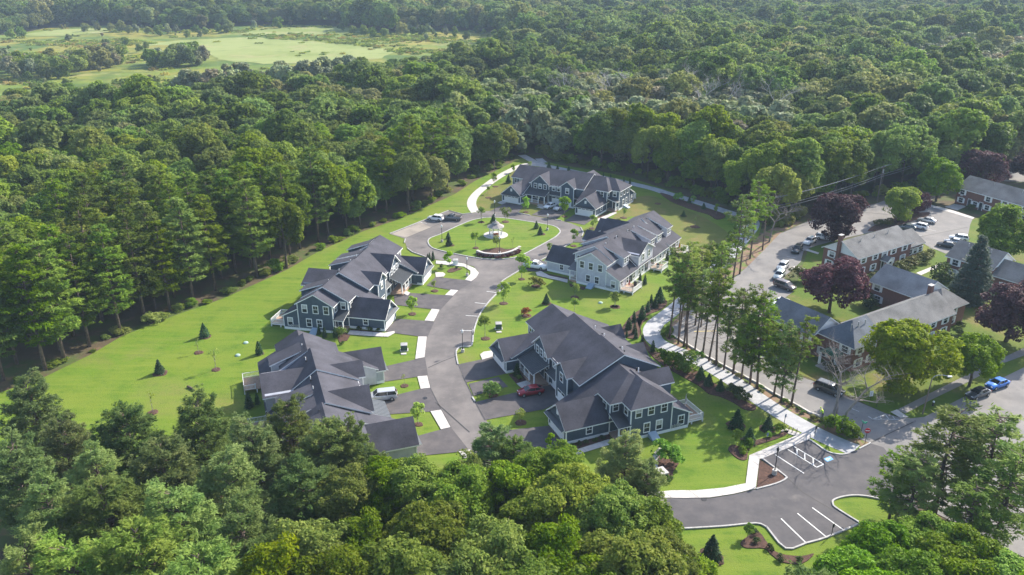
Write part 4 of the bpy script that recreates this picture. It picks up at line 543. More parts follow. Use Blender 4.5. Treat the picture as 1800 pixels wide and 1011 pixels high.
def railing(b, p0, p1, z0, h=.95, mi=0, gap=.28):
    p0, p1 = Vector(p0), Vector(p1); d = p1 - p0; n = max(1, int(d.length / gap)); e = d.normalized(); s = Vector((-e.y, e.x)) * .03
    for zz, hh in ((z0 + .12, .06), (z0 + h - .08, .08)):
        b.prism([(*(p0 + s), zz), (*(p0 - s), zz), (*(p1 - s), zz), (*(p1 + s), zz)], [(*(p0 + s), zz + hh), (*(p0 - s), zz + hh), (*(p1 - s), zz + hh), (*(p1 + s), zz + hh)], mi)
    for i in range(n + 1):
        c = p0 + d * i / n; r = .07 if i in (0, n) else .025; b.box((c.x - r, c.y - r, z0), (c.x + r, c.y + r, z0 + h + (.08 if i in (0, n) else -.09)), mi)

# ------------------------------------------------------------------ townhouse rows (u runs along the front, v into the house)
def townhouse(label, O, ang, mirror, side, hip, rv, rz, high, porch_metal=True, decks=True):
    sg = -1 if mirror else 1; t = thing('townhouse_row', label, 'townhouse', (O[0], O[1], 0), R(ang)); X = lambda u, v, z: (v, sg * u, z); T, SH = M['white'], M['shingle']
    def ex_u(b, prof, u0, u1, mi=0): b.prism([X(u0, v, z) for v, z in prof], [X(u1, v, z) for v, z in prof], mi)
    def roof(polys, name='roof', top=None, t_=.2):
        b = MB()
        for p in polys: b.slab([X(*q) for q in p], t_, 0, 1)
        return b.build(name, [top or SH, T], t)
    def gable_u(u0, u1, vf, zf, vr, zr, vb, zb): return roof([[(u0, vf, zf), (u1, vf, zf), (u1, vr, zr), (u0, vr, zr)], [(u0, vr, zr), (u1, vr, zr), (u1, vb, zb), (u0, vb, zb)]])
    def gable_v(uc, hw, ze, zr, v0, v1): return roof([[(uc - hw, v0, ze), (uc - hw, v1, ze), (uc, v1, zr), (uc, v0, zr)], [(uc + hw, v0, ze), (uc + hw, v1, ze), (uc, v1, zr), (uc, v0, zr)]])
    w = MB()
    gh = 5.5
    for uc in (3.1, 27.3):                                                # two-car garages with their front gables
        w.prism([X(uc + du, 0, z) for du, z in ((-3.1, .3), (-3.1, 2.7), (0, gh - .22), (3.1, 2.7), (3.1, .3))], [X(uc + du, 8, z) for du, z in ((-3.1, .3), (-3.1, 2.7), (0, gh - .22), (3.1, 2.7), (3.1, .3))])
        gable_v(uc, 3.45, 2.58, gh, -.4, 8.4)
        roof([[(uc - 3.2, -.85, 2.42), (uc + 3.2, -.85, 2.42), (uc + 3.2, -.02, 2.78), (uc - 3.2, -.02, 2.78)]], 'garage_pent_roof', M['metal_roof'], .1)
        link('garage_door', GAR[4.9], t, X(uc, -.03, .05)); a = MB(); p = X(uc, -.04, 4.0); a.box((p[0] - .04, p[1] - .3, p[2] - .4), (p[0] + .04, p[1] + .3, p[2] + .4)); a.build('gable_vent', [T], t)
    ex_u(w, [(7.4, .3), (7.4, 5.85), (12.3, 8.3), (16.7, 5.85), (16.7, .3)] if not hip else [(7.4, .3), (7.4, 5.85), (16.7, 5.85), (16.7, .3)], .001, 6.7)
    ex_u(w, [(9.4, .3), (9.4, 5.83), (13, 7.8), (16.69, 5.83), (16.69, .3)] if not hip else [(9.4, .3), (9.4, 5.83), (16.69, 5.83), (16.69, .3)], -2.9, .0)
    ex_u(w, [(16.71, .3), (16.71, 4.5), (19.9, 2.85), (19.9, .3)], -2.899, 6.6); roof([[(-3.3, 16.6, 4.75), (6.6, 16.6, 4.75), (6.6, 20.3, 2.85), (-3.3, 20.3, 2.85)]])
    if hip:
        roof([[(-.7, 6.9, 5.8), (6.7, 6.9, 5.8), (6.7, 12, 8.6), (2.6, 12, 8.6)], [(-.7, 17.1, 5.8), (6.7, 17.1, 5.8), (6.7, 12, 8.6), (2.6, 12, 8.6)], [(-.7, 6.9, 5.8), (-.7, 17.1, 5.8), (2.6, 12, 8.6)]])
        roof([[(-3.4, 9, 5.79), (4, 9, 5.79), (4, 13.05, 8.3), (.2, 13.05, 8.3)], [(-3.4, 17.12, 5.79), (4, 17.12, 5.79), (4, 13.05, 8.3), (.2, 13.05, 8.3)], [(-3.4, 9, 5.79), (-3.4, 17.12, 5.79), (.2, 13.05, 8.3)]])
    else:
        gable_u(-.4, 6.7, 6.9, 5.78, 12.3, 8.6, 17.1, 5.85); gable_u(-3.3, 5, 8.95, 5.77, 13, 8.05, 17.08, 5.75)
    ex_u(w, [(7.41, .3), (7.41, 5.85), (12.3, 8.2), (16.7, 5.85), (16.7, .3)], 23.9, 31.2); gable_u(23.9, 31.6, 6.92, 5.76, 12.3, 8.5, 17.1, 5.85)
    ex_u(w, [(16.71, .3), (16.71, 4.5), (19.9, 2.85), (19.9, .3)], 24.1, 31.1); roof([[(24., 16.6, 4.75), (31.5, 16.6, 4.75), (31.5, 20.3, 2.85), (24., 20.3, 2.85)]])
    sf = (rz - 5.85) / (rv - 5.3); vb = 19.8; zb = rz - (vb + .4 - rv) * .5 if high else 2.95; db = (rz - zb) / (vb + .4 - rv)
    for u0, u1, dz in ((6.6, 13.95, 0), (13.951, 24.05, -.3)):            # middle pair of houses, the two roofs stepped
        rr = rz + dz; ex_u(w, [(5.6, .3), (5.6, 5.78 + dz * .5), (rv, rr - .24), (vb, zb + dz + db * .4 - .24), (vb, .3)], u0, u1)
        gable_u(u0 - .35 if dz == 0 else u0, u1 + (.3 if dz else .25), 5.25, rr - sf * (rv - 5.25), rv, rr, vb + .4, rr - db * (vb + .4 - rv))
    for u0, u1, ca, cb in ((3.1, 6.75, 6.0, 6.7), (23.85, 27.3, 23.9, 24.6)):      # cat-slides beside the garages
        roof([[(u0, .9, 3.05), (u1, .9, 3.05), (u1, 7.6, 6.15), (u0, 7.6, 6.15)]]); ex_u(w, [(1.3, .3), (1.3, 2.95), (7.4, 5.75), (7.4, .3)], ca, cb)
    w.prism([X(17.6, 5.2, .3), X(17.6, 5.2, 5.6), X(20.5, 5.2, 8.), X(23.4, 5.2, 5.6), X(23.4, 5.2, .3)], [X(17.6, 8, .3), X(17.6, 8, 5.6), X(20.5, 8, 8.), X(23.4, 8, 5.6), X(23.4, 8, .3)]); gable_v(20.5, 3.35, 5.45, 8.25, 4.75, 11)
    w.prism([X(9.2, 4.6, .3), X(9.2, 4.6, 6), X(11.25, 4.6, 7.55), X(13.3, 4.6, 6), X(13.3, 4.6, .3)], [X(9.2, 7, .3), X(9.2, 7, 6), X(11.25, 7, 7.55), X(13.3, 7, 6), X(13.3, 7, .3)]); gable_v(11.25, 2.45, 5.93, 7.8, 4.2, 10)
    # front porch with seamed metal roof, columns, rail and steps
    mt = M['metal_roof']
    def seamed(u0, u1, v0, z0, v1, z1, name):
        o = roof([[(u0, v0, z0), (u1, v0, z0), (u1, v1, z1), (u0, v1, z1)]], name, mt, .12); s = MB(); k = u0 + .25
        while k < u1:
            s.prism([X(k - .035, v0, z0), X(k + .035, v0, z0), X(k + .035, v1, z1), X(k - .035, v1, z1)], [X(k - .02, v0, z0 + .09), X(k + .02, v0, z0 + .09), X(k + .02, v1, z1 + .09), X(k - .02, v1, z1 + .09)]); k += .45
        s.build('roof_seams', [M['steel'] if side == 'pale2' else mt], o)
    seamed(17.2, 24, 2.0, 2.85, 5.19, 4.15, 'porch_roof'); seamed(13.5, 17.25, 4.4, 3.0, 5.59, 3.75, 'door_pent_roof'); seamed(6.75, 9.15, 4.6, 3.0, 7.3, 4.0, 'door_pent_roof')
    b = MB(); a, c = X(17.4, 2.3, .05), X(23.8, 5.15, .5); b.box((a[0], min(a[1], c[1]), .05), (c[0], max(a[1], c[1]), .5)); b.build('porch_floor', [M['deck']], t)
    for u in (17.6, 19.6, 21.7, 23.6): b = MB(); p = X(u, 2.5, 0); b.box((p[0] - .11, p[1] - .11, .5), (p[0] + .11, p[1] + .11, 2.75)); b.build('porch_column', [T], t)
    b = MB()
    for u0, u1 in ((19.7, 21.6), (21.8, 23.5)): railing(b, X(u0, 2.5, 0)[:2], X(u1, 2.5, 0)[:2], .5, .9)
    b.build('porch_rail', [T], t)
    for k in range(3): b = MB(); p, q = X(17.8, 2.3 - .32 * (k + 1), 0), X(19.4, 2.3 - .32 * k, 0); b.box((p[0], min(p[1], q[1]), .02), (q[0] - .003, max(p[1], q[1]), .4 - .13 * k)); b.build('step', [M['concrete']], t)
    link('garage_door', GAR[2.75], t, X(11.2, 4.57, .05)); link('garage_door', GAR[2.75], t, X(15.4, 5.57, .05))
    for u, v in ((18.6, 5.17), (7.8, 7.36)): link('door', DOORM, t, X(u, v, .45))
    # side entry porch
    roof([[(-3.25, 7.15, 2.95), (-3.25, 9.39, 2.95), (.0, 9.39, 3.85), (.0, 7.15, 3.85)]], 'entry_roof', mt, .12)
    b = MB(); p, q = X(-2.85, 7.4, 0), X(-.02, 9.38, 0); b.box((p[0], min(p[1], q[1]), .05), (q[0], max(p[1], q[1]), .45)); b.build('entry_floor', [M['deck']], t)
    b = MB(); p = X(-2.7, 7.55, 0); b.box((p[0] - .1, p[1] - .1, .45), (p[0] + .1, p[1] + .1, 2.9)); b.build('entry_column', [T], t)
    b = MB(); railing(b, X(-2.75, 7.7, 0)[:2], X(-2.75, 9.3, 0)[:2], .45, .9); b.build('entry_rail', [T], t)
    link('door', DOORM, t, X(-1.6, 9.36, .45))
    w.build('wall', [M['side_' + side]], t)
    f = MB()                                                                # white water table
    for u0, u1, v0, v1 in ((-.03, 6.23, -.03, 7.9), (24.17, 30.43, -.03, 7.9), (-2.93, 6.6, 9.38, 19.93), (6.7, 23.9, 5.57, 19.83), (9.17, 13.33, 4.57, 6), (17.57, 23.43, 5.17, 6), (24.1, 31.23, 7.4, 19.94), (.0, 6.4, 7.39, 9.3)):
        a, c = X(u0, v0, 0), X(u1, v1, 0); f.box((a[0], min(a[1], c[1]), 0), (c[0], max(a[1], c[1]), .5))
    f.build('foundation', [T], t)
    for u, v, z0, z1 in ((0, 0, .5, 2.7), (6.2, 0, .5, 2.7), (24.2, 0, .5, 2.7), (30.4, 0, .5, 2.7), (0, 7.4, .5, 5.7), (-2.9, 9.4, .5, 5.7), (-2.9, 16.7, .5, 5.7), (-2.9, 19.9, .5, 2.8), (17.6, 5.2, .5, 5.5), (23.4, 5.2, 3.9, 5.5), (9.2, 4.6, .5, 5.9), (13.3, 4.6, .5, 5.9), (31.2, 7.4, .5, 5.7), (31.2, 19.9, .5, 2.8)):
        p = X(u, v, 0); tr = MB(); tr.box((p[0] - .08, p[1] - .08, z0), (p[0] + .08, p[1] + .08, z1)); tr.build('corner_board', [T], t)
    for u0, u1, v, z in ((0, 6.2, 0, 2.55), (24.2, 30.4, 0, 2.55)): a, c = X(u0, v, 0), X(u1, v, 0); tr = MB(); tr.box((a[0] - .05, min(a[1], c[1]) + .09, z - .1), (a[0] + .05, max(a[1], c[1]) - .09, z + .08)); tr.build('frieze_board', [T], t)
    F_, Bk, E_, E2 = (-1, 0), (1, 0), (0, -sg), (0, sg)
    for u in (18.9, 20.5, 22.1): window(t, *X(u, 5.2, 4.85)[:2], 4.85, F_, .85, 1.25)
    for u, v, z, w_ in ((14.6, 5.6, 4.8, .85), (16.2, 5.6, 4.8, .85), (11.25, 4.6, 4.9, .95), (8., 7.41, 4.9, .8), (1.6, 7.4, 4.75, .9), (-1.5, 9.4, 4.75, .9), (26, 7.41, 4.9, .8), (28.5, 7.41, 4.9, .8), (30.2, 7.41, 4.9, .8), (21.2, 5.2, 1.9, .9), (22.6, 5.2, 1.9, .9)): window(t, *X(u, v, z)[:2], z, F_, w_, 1.4)
    window(t, *X(0, 3.9, 1.75)[:2], 1.75, E_, .9, 1.3); window(t, *X(0, 8.35, 4.75)[:2], 4.75, E_, .85, 1.35)
    for v, z in ((10.7, 4.75), (12.9, 4.75), (15.2, 4.75), (12.3, 1.8), (14.5, 1.8), (18.5, 1.7)): window(t, *X(-2.9, v, z)[:2], z, E_, .95, 1.5)
    for v, z in ((9.5, 4.75), (12.5, 4.75), (15, 4.75), (10.5, 1.8), (14.5, 1.8)): window(t, *X(31.2, v, z)[:2], z, E2, .95, 1.5)
    # rear
    for u in (-1.8, 1.2, 4.6, 7.6, 9.4, 16.5, 19.6, 22.3, 25.4, 29.6): window(t, *X(u, 19.8 if 6.7 < u < 24 else 19.9, 1.75)[:2], 1.75, Bk, .95, 1.5)
    for u in (3., 11.6, 14.8, 27.4): link('patio_door', SLIDE, t, X(u, 19.83 if 6.7 < u < 24 else 19.93, .45), math.pi)
    def shed(u0, u1, vf, va):
        za = rz - (va - rv) * (db if not high else .5) if 6.6 < u0 < 24 else 8.3; zf = 6.25
        m_ = MB(); m_.prism([X(u0, va, 3.2), X(u0, vf, 3.2), X(u0, vf, zf - .15), X(u0, va, zf + .9)], [X(u1, va, 3.2), X(u1, vf, 3.2), X(u1, vf, zf - .15), X(u1, va, zf + .9)]); m_.build('dormer_wall', [M['side_' + side]], t)
        roof([[(u0 - .25, vf + .35, zf), (u1 + .25, vf + .35, zf), (u1 + .25, va - .3, za - .1), (u0 - .25, va - .3, za - .1)]], 'dormer_roof'); window(t, *X((u0 + u1) / 2 - .5, vf, 5.3)[:2], 5.3, Bk, .8, 1.15); window(t, *X((u0 + u1) / 2 + .5, vf, 5.3)[:2], 5.3, Bk, .8, 1.15)
    def gdorm(uc, hw, vf, ze, zr, v1, win=True):
        m_ = MB(); prof = ((-hw, 2.5), (-hw, ze), (0, zr - .22), (hw, ze), (hw, 2.5)); m_.prism([X(uc + a, vf, z) for a, z in prof], [X(uc + a, v1 + 1, z) for a, z in prof]); m_.build('dormer_wall', [M['side_' + side]], t); gable_v(uc, hw + .35, ze - .2, zr, v1, vf + .4)
        if win:
            for d in ((-1.6, 1.6) if hw > 3 else (0,)): window(t, *X(uc + d, vf, ze - 1.1)[:2], ze - 1.1, Bk, .95, 1.5)
    if high:
        for uc in (3.2, 12.2, 20.): gdorm(uc, 1.6, 19.3 if uc < 6 else 20.0, 6.2, 7.9, 13)
    else:
        gdorm(10.6, 3.9, 19.95, 5.8, 7.75, 12.6); shed(2.2, 5.2, 18.2, 13.2); shed(16.6, 19.4, 18.2, 13.3); shed(20.6, 23.4, 18.2, 13.3); shed(26.5, 29.3, 18.2, 13.2)
    # vents and pipes on the rear slope
    for k in range(9):
        u = [8.2, 8.9, 9.6, 15, 15.7, 3.6, 4.2, 18.3, 25.5][k]; v = rv + 1.1; z = (rz - 1.1 * db - (.3 if u > 13.95 else 0)) if 6.6 < u < 24 else 8.0
        p = X(u, v, z); b = MB(); b.cyl((p[0], p[1], z - .4), (p[0], p[1], z + (.5 if k % 2 else .22)), .07 if k % 2 else .13, n=6); b.build('roof_vent', [T if k % 2 else M['iron']], t)
    # cellar hatch, meters and air conditioners
    b = MB(); v0, v1 = 12.6, 14.0; b.prism([X(-4.6, v0, .02), X(-4.6, v1, .02), X(-2.95, v1, .02), X(-2.95, v0, .02)], [X(-4.6, v0, .15), X(-4.6, v1, .15), X(-2.95, v1, .85), X(-2.95, v0, .85)]); b.build('cellar_hatch', [mat('hatch_blue', (.3, .38, .46), .5)], t)
    for k in range(4): b = MB(); p = X(-3.05, 16.9 + .45 * k, 0); b.box((p[0] - .13, p[1] - .12, .75), (p[0] + .13, p[1] + .12, 1.15)); b.build('utility_meter', [M['steel']], t)
    if decks:
        for u0, u1 in ((-2.4, 2.2), (13.2, 16.8), (26, 29.6)):
            b = MB(); v0, v1, z = 19.96 if not 6.7 < u0 < 24 else 20.1, 23., .7; nb = 14
            for i in range(nb): a, c = X(u0, v0 + (v1 - v0) * i / nb, 0), X(u1, v0 + (v1 - v0) * (i + .93) / nb, 0); b.box((a[0], min(a[1], c[1]), z - .06), (c[0], max(a[1], c[1]), z))
            d = b.build('deck', [M['deck']], t); b = MB()
            for p, q in (((u0, v0 + .1), (u0, v1)), ((u0, v1), (u1, v1)), ((u1, v1), (u1, v0 + 1.2))): railing(b, X(*p, 0)[:2], X(*q, 0)[:2], z, .95, gap=.2)
            for p in ((u0, v1), (u1, v1), (u0, v0 + 1), (u1, v0 + 1)): c = X(*p, 0); b.box((c[0] - .08, c[1] - .08, 0), (c[0] + .08, c[1] + .08, z - .07))
            a, c = X(u0, v1, 0), X(u1, v1, 0); b.box((a[0] - .02, min(a[1], c[1]), z - .3), (a[0] + .03, max(a[1], c[1]), z - .061)); a, c = X(u0, v0, 0), X(u0, v1, 0); b.box((a[0], a[1] - .03, z - .3), (c[0], a[1] + .03, z - .061)); b.build('deck_rail', [T], d)
    return t
townhouse('slate-blue townhouse row left of the curving road, gable end with white windows', (-25., 144.4), 168, True, 'blue', False, 11.6, 9.1, False)
townhouse('pale grey townhouse row lowest on the left, mostly charcoal roof with silver minivan in front', (-24.3, 129.8), 199.7, False, 'pale2', False, 11.8, 8.9, False)
townhouse('large slate-blue townhouse row in the middle front with the red car parked at it', (8.2, 104.9), 22.5, False, 'blue', True, 13.2, 9.75, True)
townhouse('pale grey townhouse row right of the circle with white decks and a white pickup', (8.2, 176.9), -33, False, 'pale', False, 12., 8.9, False)
townhouse('slate-blue townhouse row farthest back beyond the circle, front gables facing the gazebo', (23.2, 217.), 59, False, 'blue', True, 11.8, 9.1, False)

# ------------------------------------------------------------------ brick apartment houses
b = MB(); b.box((-.03, -.22, -.72), (.03, .22, .72)); SHUT = b.mesh('shutter', [M['white']])
b = MB(); b.box((-.28, -.32, -.2), (.05, .32, .2)); ACM = b.mesh('air_conditioner', [mat('ac_beige', (.5, .48, .44), .6)])
def brick_house(label, O, ang, blocks, wins, roofm, chim=None, extra=None):
    t = thing('brick_apartment_house', label, 'apartment house', (O[0], O[1], 0), R(ang)); oh = .4
    for i, (x0, x1, y0, y1, ze, kind, zr) in enumerate(blocks):
        w = MB(); xm, ym = (x0 + x1) / 2, (y0 + y1) / 2; w.box((x0, y0, -.1), (x1, y1, ze)); w.build('wall', [M['brick']], t); r = MB(); s = lambda p: r.slab(p, .18, 0, 1)
        k = (zr - ze) / ((y1 - y0) / 2 if kind != 'y' else (x1 - x0) / 2) * oh; zl = ze - k + .2; zr2 = zr + .2; g = MB()
        if kind == 'x':
            s([(x0 - oh, y0 - oh, zl), (x1 + oh, y0 - oh, zl), (x1 + oh, ym, zr2), (x0 - oh, ym, zr2)]); s([(x0 - oh, y1 + oh, zl), (x1 + oh, y1 + oh, zl), (x1 + oh, ym, zr2), (x0 - oh, ym, zr2)])
            for x in (x0 + .03, x1 - .03): g.prism([(x - .06, y0, ze), (x - .06, y1, ze), (x - .06, ym, zr)], [(x + .06, y0, ze), (x + .06, y1, ze), (x + .06, ym, zr)])
        elif kind == 'y':
            s([(x0 - oh, y0 - oh, zl), (x0 - oh, y1 + oh, zl), (xm, y1 + oh, zr2), (xm, y0 - oh, zr2)]); s([(x1 + oh, y0 - oh, zl), (x1 + oh, y1 + oh, zl), (xm, y1 + oh, zr2), (xm, y0 - oh, zr2)])
            for y in (y0 + .03, y1 - .03): g.prism([(x0, y - .06, ze), (x1, y - .06, ze), (xm, y - .06, zr)], [(x0, y + .06, ze), (x1, y + .06, ze), (xm, y + .06, zr)])
        else:                                                            # hip at the x0 end (and x1 with 'hip2')
            h = (y1 - y0) / 2; xa = x0 + h; xb = x1 - h if kind == 'hip2' else x1 + oh * 0
            s([(x0 - oh, y0 - oh, zl), (x1 + oh, y0 - oh, zl), (xb, ym, zr2), (xa, ym, zr2)]); s([(x0 - oh, y1 + oh, zl), (x1 + oh, y1 + oh, zl), (xb, ym, zr2), (xa, ym, zr2)]); s([(x0 - oh, y0 - oh, zl), (x0 - oh, y1 + oh, zl), (xa, ym, zr2)])
            if kind == 'hip2': s([(x1 + oh, y0 - oh, zl), (x1 + oh, y1 + oh, zl), (xb, ym, zr2)])
            else: g.prism([(x1 - .1, y0, ze), (x1 - .1, y1, ze), (x1 - .1, ym, zr)], [(x1 + .02, y0, ze), (x1 + .02, y1, ze), (x1 + .02, ym, zr)])
        r.build('roof', [M[roofm[i] if isinstance(roofm, (list, tuple)) else roofm], M['white']], t)
        if g.v:
            for q in range(0, len(g.v), 9): gg = MB(); gg.v = g.v[q:q + 9]; gg.f = [[i_ - q for i_ in f_] for f_ in g.f if q <= min(f_) < q + 9]; gg.m = [0] * len(gg.f); gg.build('gable', [M['white']], t)
    for x, y, z, n in wins:
        window(t, x, y, z, n, 1.25, 1.3)
        rz = math.atan2(n[1], n[0]) - math.pi
        for sgn in (-1, 1): link('shutter', SHUT, t, (x + n[0] * .05 - n[1] * sgn * .98, y + n[1] * .05 + n[0] * sgn * .98, z), rz)
        if rng.random() < .3: link('air_conditioner', ACM, t, (x + n[0] * .02, y + n[1] * .02, z - .98), rz)
    for x, y, h in chim or []:
        b = MB(); b.box((x - .5, y - .35, 0 if h < 0 else 4), (x + .5, y + .35, abs(h))); b.box((x - .58, y - .43, abs(h)), (x + .58, y + .43, abs(h) + .15), 1); b.build('chimney', [M['brick'], M['concrete']], t)
    for k in range(3):
        x0, x1, y0, y1, ze, kind, zr = blocks[0]; b = MB(); x = x0 + (x1 - x0) * (.25 + .25 * k); b.cyl((x, (y0 + y1) / 2 - 1.2, ze), (x, (y0 + y1) / 2 - 1.2, zr + .25), .08, n=6); b.build('roof_vent', [M['steel']], t)
    if extra: extra(t)
    return t
FN, LN, BN, RN = (0, -1), (-1, 0), (0, 1), (1, 0)
def f1_extra(t):
    b = MB(); b.slab([(8.2, -2., 2.9), (9.5, -2., 3.9), (9.5, .0, 3.9), (8.2, 0, 2.9)], .15, 0, 1); b.slab([(10.8, -2., 2.9), (9.5, -2., 3.9), (9.5, 0, 3.9), (10.8, 0, 2.9)], .15, 0, 1); b.build('entry_roof', [M['slate_old'], M['white']], t)
    b = MB(); b.prism([(8.4, -1.9, 2.75), (10.6, -1.9, 2.75), (9.5, -1.9, 3.65)], [(8.4, -1.7, 2.75), (10.6, -1.7, 2.75), (9.5, -1.7, 3.65)]); b.build('gable', [M['white']], t)
    for x in (8.5, 10.5): b = MB(); b.box((x - .12, -1.85, 0), (x + .12, -1.65, 2.75)); b.build('column', [M['white']], t)
    link('door', DOORM, t, (9.5, -.03, .1), math.pi / 2)
    b = MB(); b.slab([(-.5, .5, 3.0), (-.5, 6, 3.), (-.05, 6, 3.9), (-.05, .5, 3.9)], .15, 0, 1); b.build('side_roof', [M['slate_old'], M['white']], t)
brick_house('two-storey brick apartment house with weathered grey roof, tall chimney and front portico', S['F1'], 33, [(0, 20.6, .3, 9.4, 4.8, 'x', 7.5), (20.6, 27, 1., 8.6, 3.3, 'x', 5.6)],
    [(x, .3, 3.9, FN) for x in (2.2, 6.6, 10.2, 13.6, 18)] + [(x, .3, 1.4, FN) for x in (2.2, 6.4, 13.4, 17.8)] + [(x, 1., 1.7, FN) for x in (22, 24, 26)] + [(0, 7, 3.7, LN), (0, 7.4, 1.4, LN)], 'slate_old', [(-.3, 5.2, -9.)], f1_extra)
def f2_extra(t):
    b = MB(); n = 8
    for i in range(n):                                                    # green barrel canopy over the entrance
        a0, a1 = math.pi * i / n, math.pi * (i + 1) / n; p = lambda a: (3.4 - 1.7 * math.cos(a)); q = lambda a: 2.5 + .75 * math.sin(a)
        b.prism([(-2.2, p(a0), q(a0)), (-2.2, p(a1), q(a1)), (-.02, p(a1), q(a1)), (-.02, p(a0), q(a0))], [(-2.2, p(a0), q(a0) + .06), (-2.2, p(a1), q(a1) + .06), (-.02, p(a1), q(a1) + .06), (-.02, p(a0), q(a0) + .06)])
    b.prism([(-2.21, 3.4 - 1.7 * math.cos(math.pi * i / n), 2.5 + .75 * math.sin(math.pi * i / n)) for i in range(n + 1)], [(-2.15, 3.4 - 1.7 * math.cos(math.pi * i / n), 2.5 + .75 * math.sin(math.pi * i / n)) for i in range(n + 1)])
    b.build('canopy', [M['canopy']], t)
    for y in (1.8, 5.0): b = MB(); b.box((-2.15, y - .25, 0), (-2.0, y + .25, 2.5)); b.build('canopy_panel', [M['white']], t)
    link('door', DOORM, t, (-.03, 3.4, .1)); b = MB(); b.box((-3.4, 2., 0), (-.02, 4.8, .18)); b.build('step', [M['stone']], t)
brick_house('brick apartment house with green entrance canopy, hipped corner and long grey-roofed wing', S['F2'], 32, [(0, 7.7, .0, 7.4, 4.9, 'hip', 7.7), (7.75, 29.5, -.4, 8, 4.6, 'x', 7.4), (-2, 6, 7.4, 18, 4.6, 'y', 7.3), (29.6, 39., 7., 18, 4.8, 'y', 7.5), (29.5, 37, 1.5, 8.2, 4.4, 'hip2', 6.9)],
    [(x, 0, z, FN) for x in (1.8, 5.2) for z in (1.4, 3.9)] + [(x, -.4, z, FN) for x in (10, 14, 18.5, 23, 27) for z in (1.4, 3.7)] + [(0, 1.7, 3.9, LN), (0, 6.1, 1.4, LN), (-2, 8.6, 3.7, LN), (-2, 10, 1.4, LN), (-2, 14, 3.7, LN), (29.6, 16.3, 3.9, LN), (29.6, 15.8, 1.5, LN), (29.6, 9.5, 1.5, LN), (33, 1.5, 3.5, FN), (33, 1.5, 1.4, FN), (37, 5, 3.4, RN)], ['slate_blue', 'slate_old', 'slate_blue', 'slate_blue', 'slate_old'], [(28.3, 4.4, 8.9)], f2_extra)
brick_house('brick apartment house with pale grey roof standing behind the blue spruce', S['F3'], -55, [(0, 10, .3, 9.6, 4.8, 'x', 7.6), (10, 24, .8, 9., 3.4, 'x', 6.)],
    [(x, .3, z, FN) for x in (2., 7.8) for z in (1.4, 3.8)] + [(x, .8, 1.6, FN) for x in (13, 17, 21)] + [(0, y, z, LN) for y in (3., 7) for z in (1.4, 3.8)], 'slate_old')
def f4_extra(t):
    for x in (4.6, 8.2): link('door', DOORM, t, (x, .27, .1), math.pi / 2)
brick_house('long brick apartment house with pale roof at the far right above the parking lot', S['F4'], -65, [(0, 34, .3, 9.7, 4.8, 'x', 7.6)],
    [(x, .3, 3.8, FN) for x in (1.8, 10, 15, 21, 27)] + [(x, .3, 1.4, FN) for x in (1.8, 6.4, 10.2, 15, 21, 27)], 'slate_old', None, f4_extra)
for i, (p, w_, lab) in enumerate(zip(S['far_houses'], (10, 11, 26, 14, 16), ('small white house in the far trees, top left', 'white house cut off by the left edge far away', 'long flat white building in the far trees, top middle', 'grey far roof at the top edge right of middle', 'pale far building at the top edge, right half'))):
    t = thing('far_house', lab, 'house', (p[0], p[1], 0), R([25, 10, 2, -20, 8][i])); hh = [18, 16, 18, 18, 18][i]; w = MB(); w.box((-w_ / 2, -4.5, -.1), (w_ / 2, 4.5, hh)); w.build('wall', [M['white']], t); r = MB()
    if i == 2: r.box((-w_ / 2 - .4, -4.9, hh), (w_ / 2 + .4, 4.9, hh + .5))
    else: r.slab([(-w_ / 2 - .4, -5, hh - .2), (w_ / 2 + .4, -5, hh - .2), (w_ / 2 + .4, 0, hh + 3), (-w_ / 2 - .4, 0, hh + 3)], .3, 0, 1); r.slab([(-w_ / 2 - .4, 5, hh - .2), (w_ / 2 + .4, 5, hh - .2), (w_ / 2 + .4, 0, hh + 3), (-w_ / 2 - .4, 0, hh + 3)], .3, 0, 1); w = MB(); w.prism([(-w_ / 2, -4.4, hh), (-w_ / 2, 4.4, hh), (-w_ / 2, 0, hh + 2.7)], [(w_ / 2, -4.4, hh), (w_ / 2, 4.4, hh), (w_ / 2, 0, hh + 2.7)]); w.build('gable', [M['white']], t)
    r.build('roof', [M['slate_old'], M['white']], t)
    for k in range(int(w_ / 3)): window(t, -w_ / 2 + 1.5 + 3 * k, -4.5, hh - 2, FN, 1.2, 1.6)

# ------------------------------------------------------------------ vehicles (x forward)
def loft(b, secs, mi=0, cap=True):
    n = len(secs[0]); s0 = len(b.v)
    for s in secs: b.v += s
    for i in range(len(secs) - 1):
        for k in range(n): b.f.append([s0 + i * n + k, s0 + i * n + (k + 1) % n, s0 + (i + 1) * n + (k + 1) % n, s0 + (i + 1) * n + k]); b.m.append(mi)
    if cap: b.f.append([s0 + k for k in range(n)][::-1]); b.m.append(mi); b.f.append([s0 + (len(secs) - 1) * n + k for k in range(n)]); b.m.append(mi)
CARS = {  # length, half width, belt z, roof z, hood start/windscreen/roof front/roof rear/tail of glass/deck z
 'sedan': (4.7, .9, .92, 1.45, 1.05, .25, -1.15, -1.85, .98), 'hatch': (4.5, .88, .95, 1.5, 1.15, .2, -1.2, -2.1, 1.0), 'suv': (4.65, .93, 1.05, 1.68, 1.05, .35, -1.75, -2.2, 1.05), 'minivan': (5.05, .98, 1.08, 1.76, 1.5, .75, -2.05, -2.42, 1.08), 'pickup': (5.7, .98, 1.12, 1.82, 1.15, .55, -.5, -.8, 1.12)}
CARM = {}
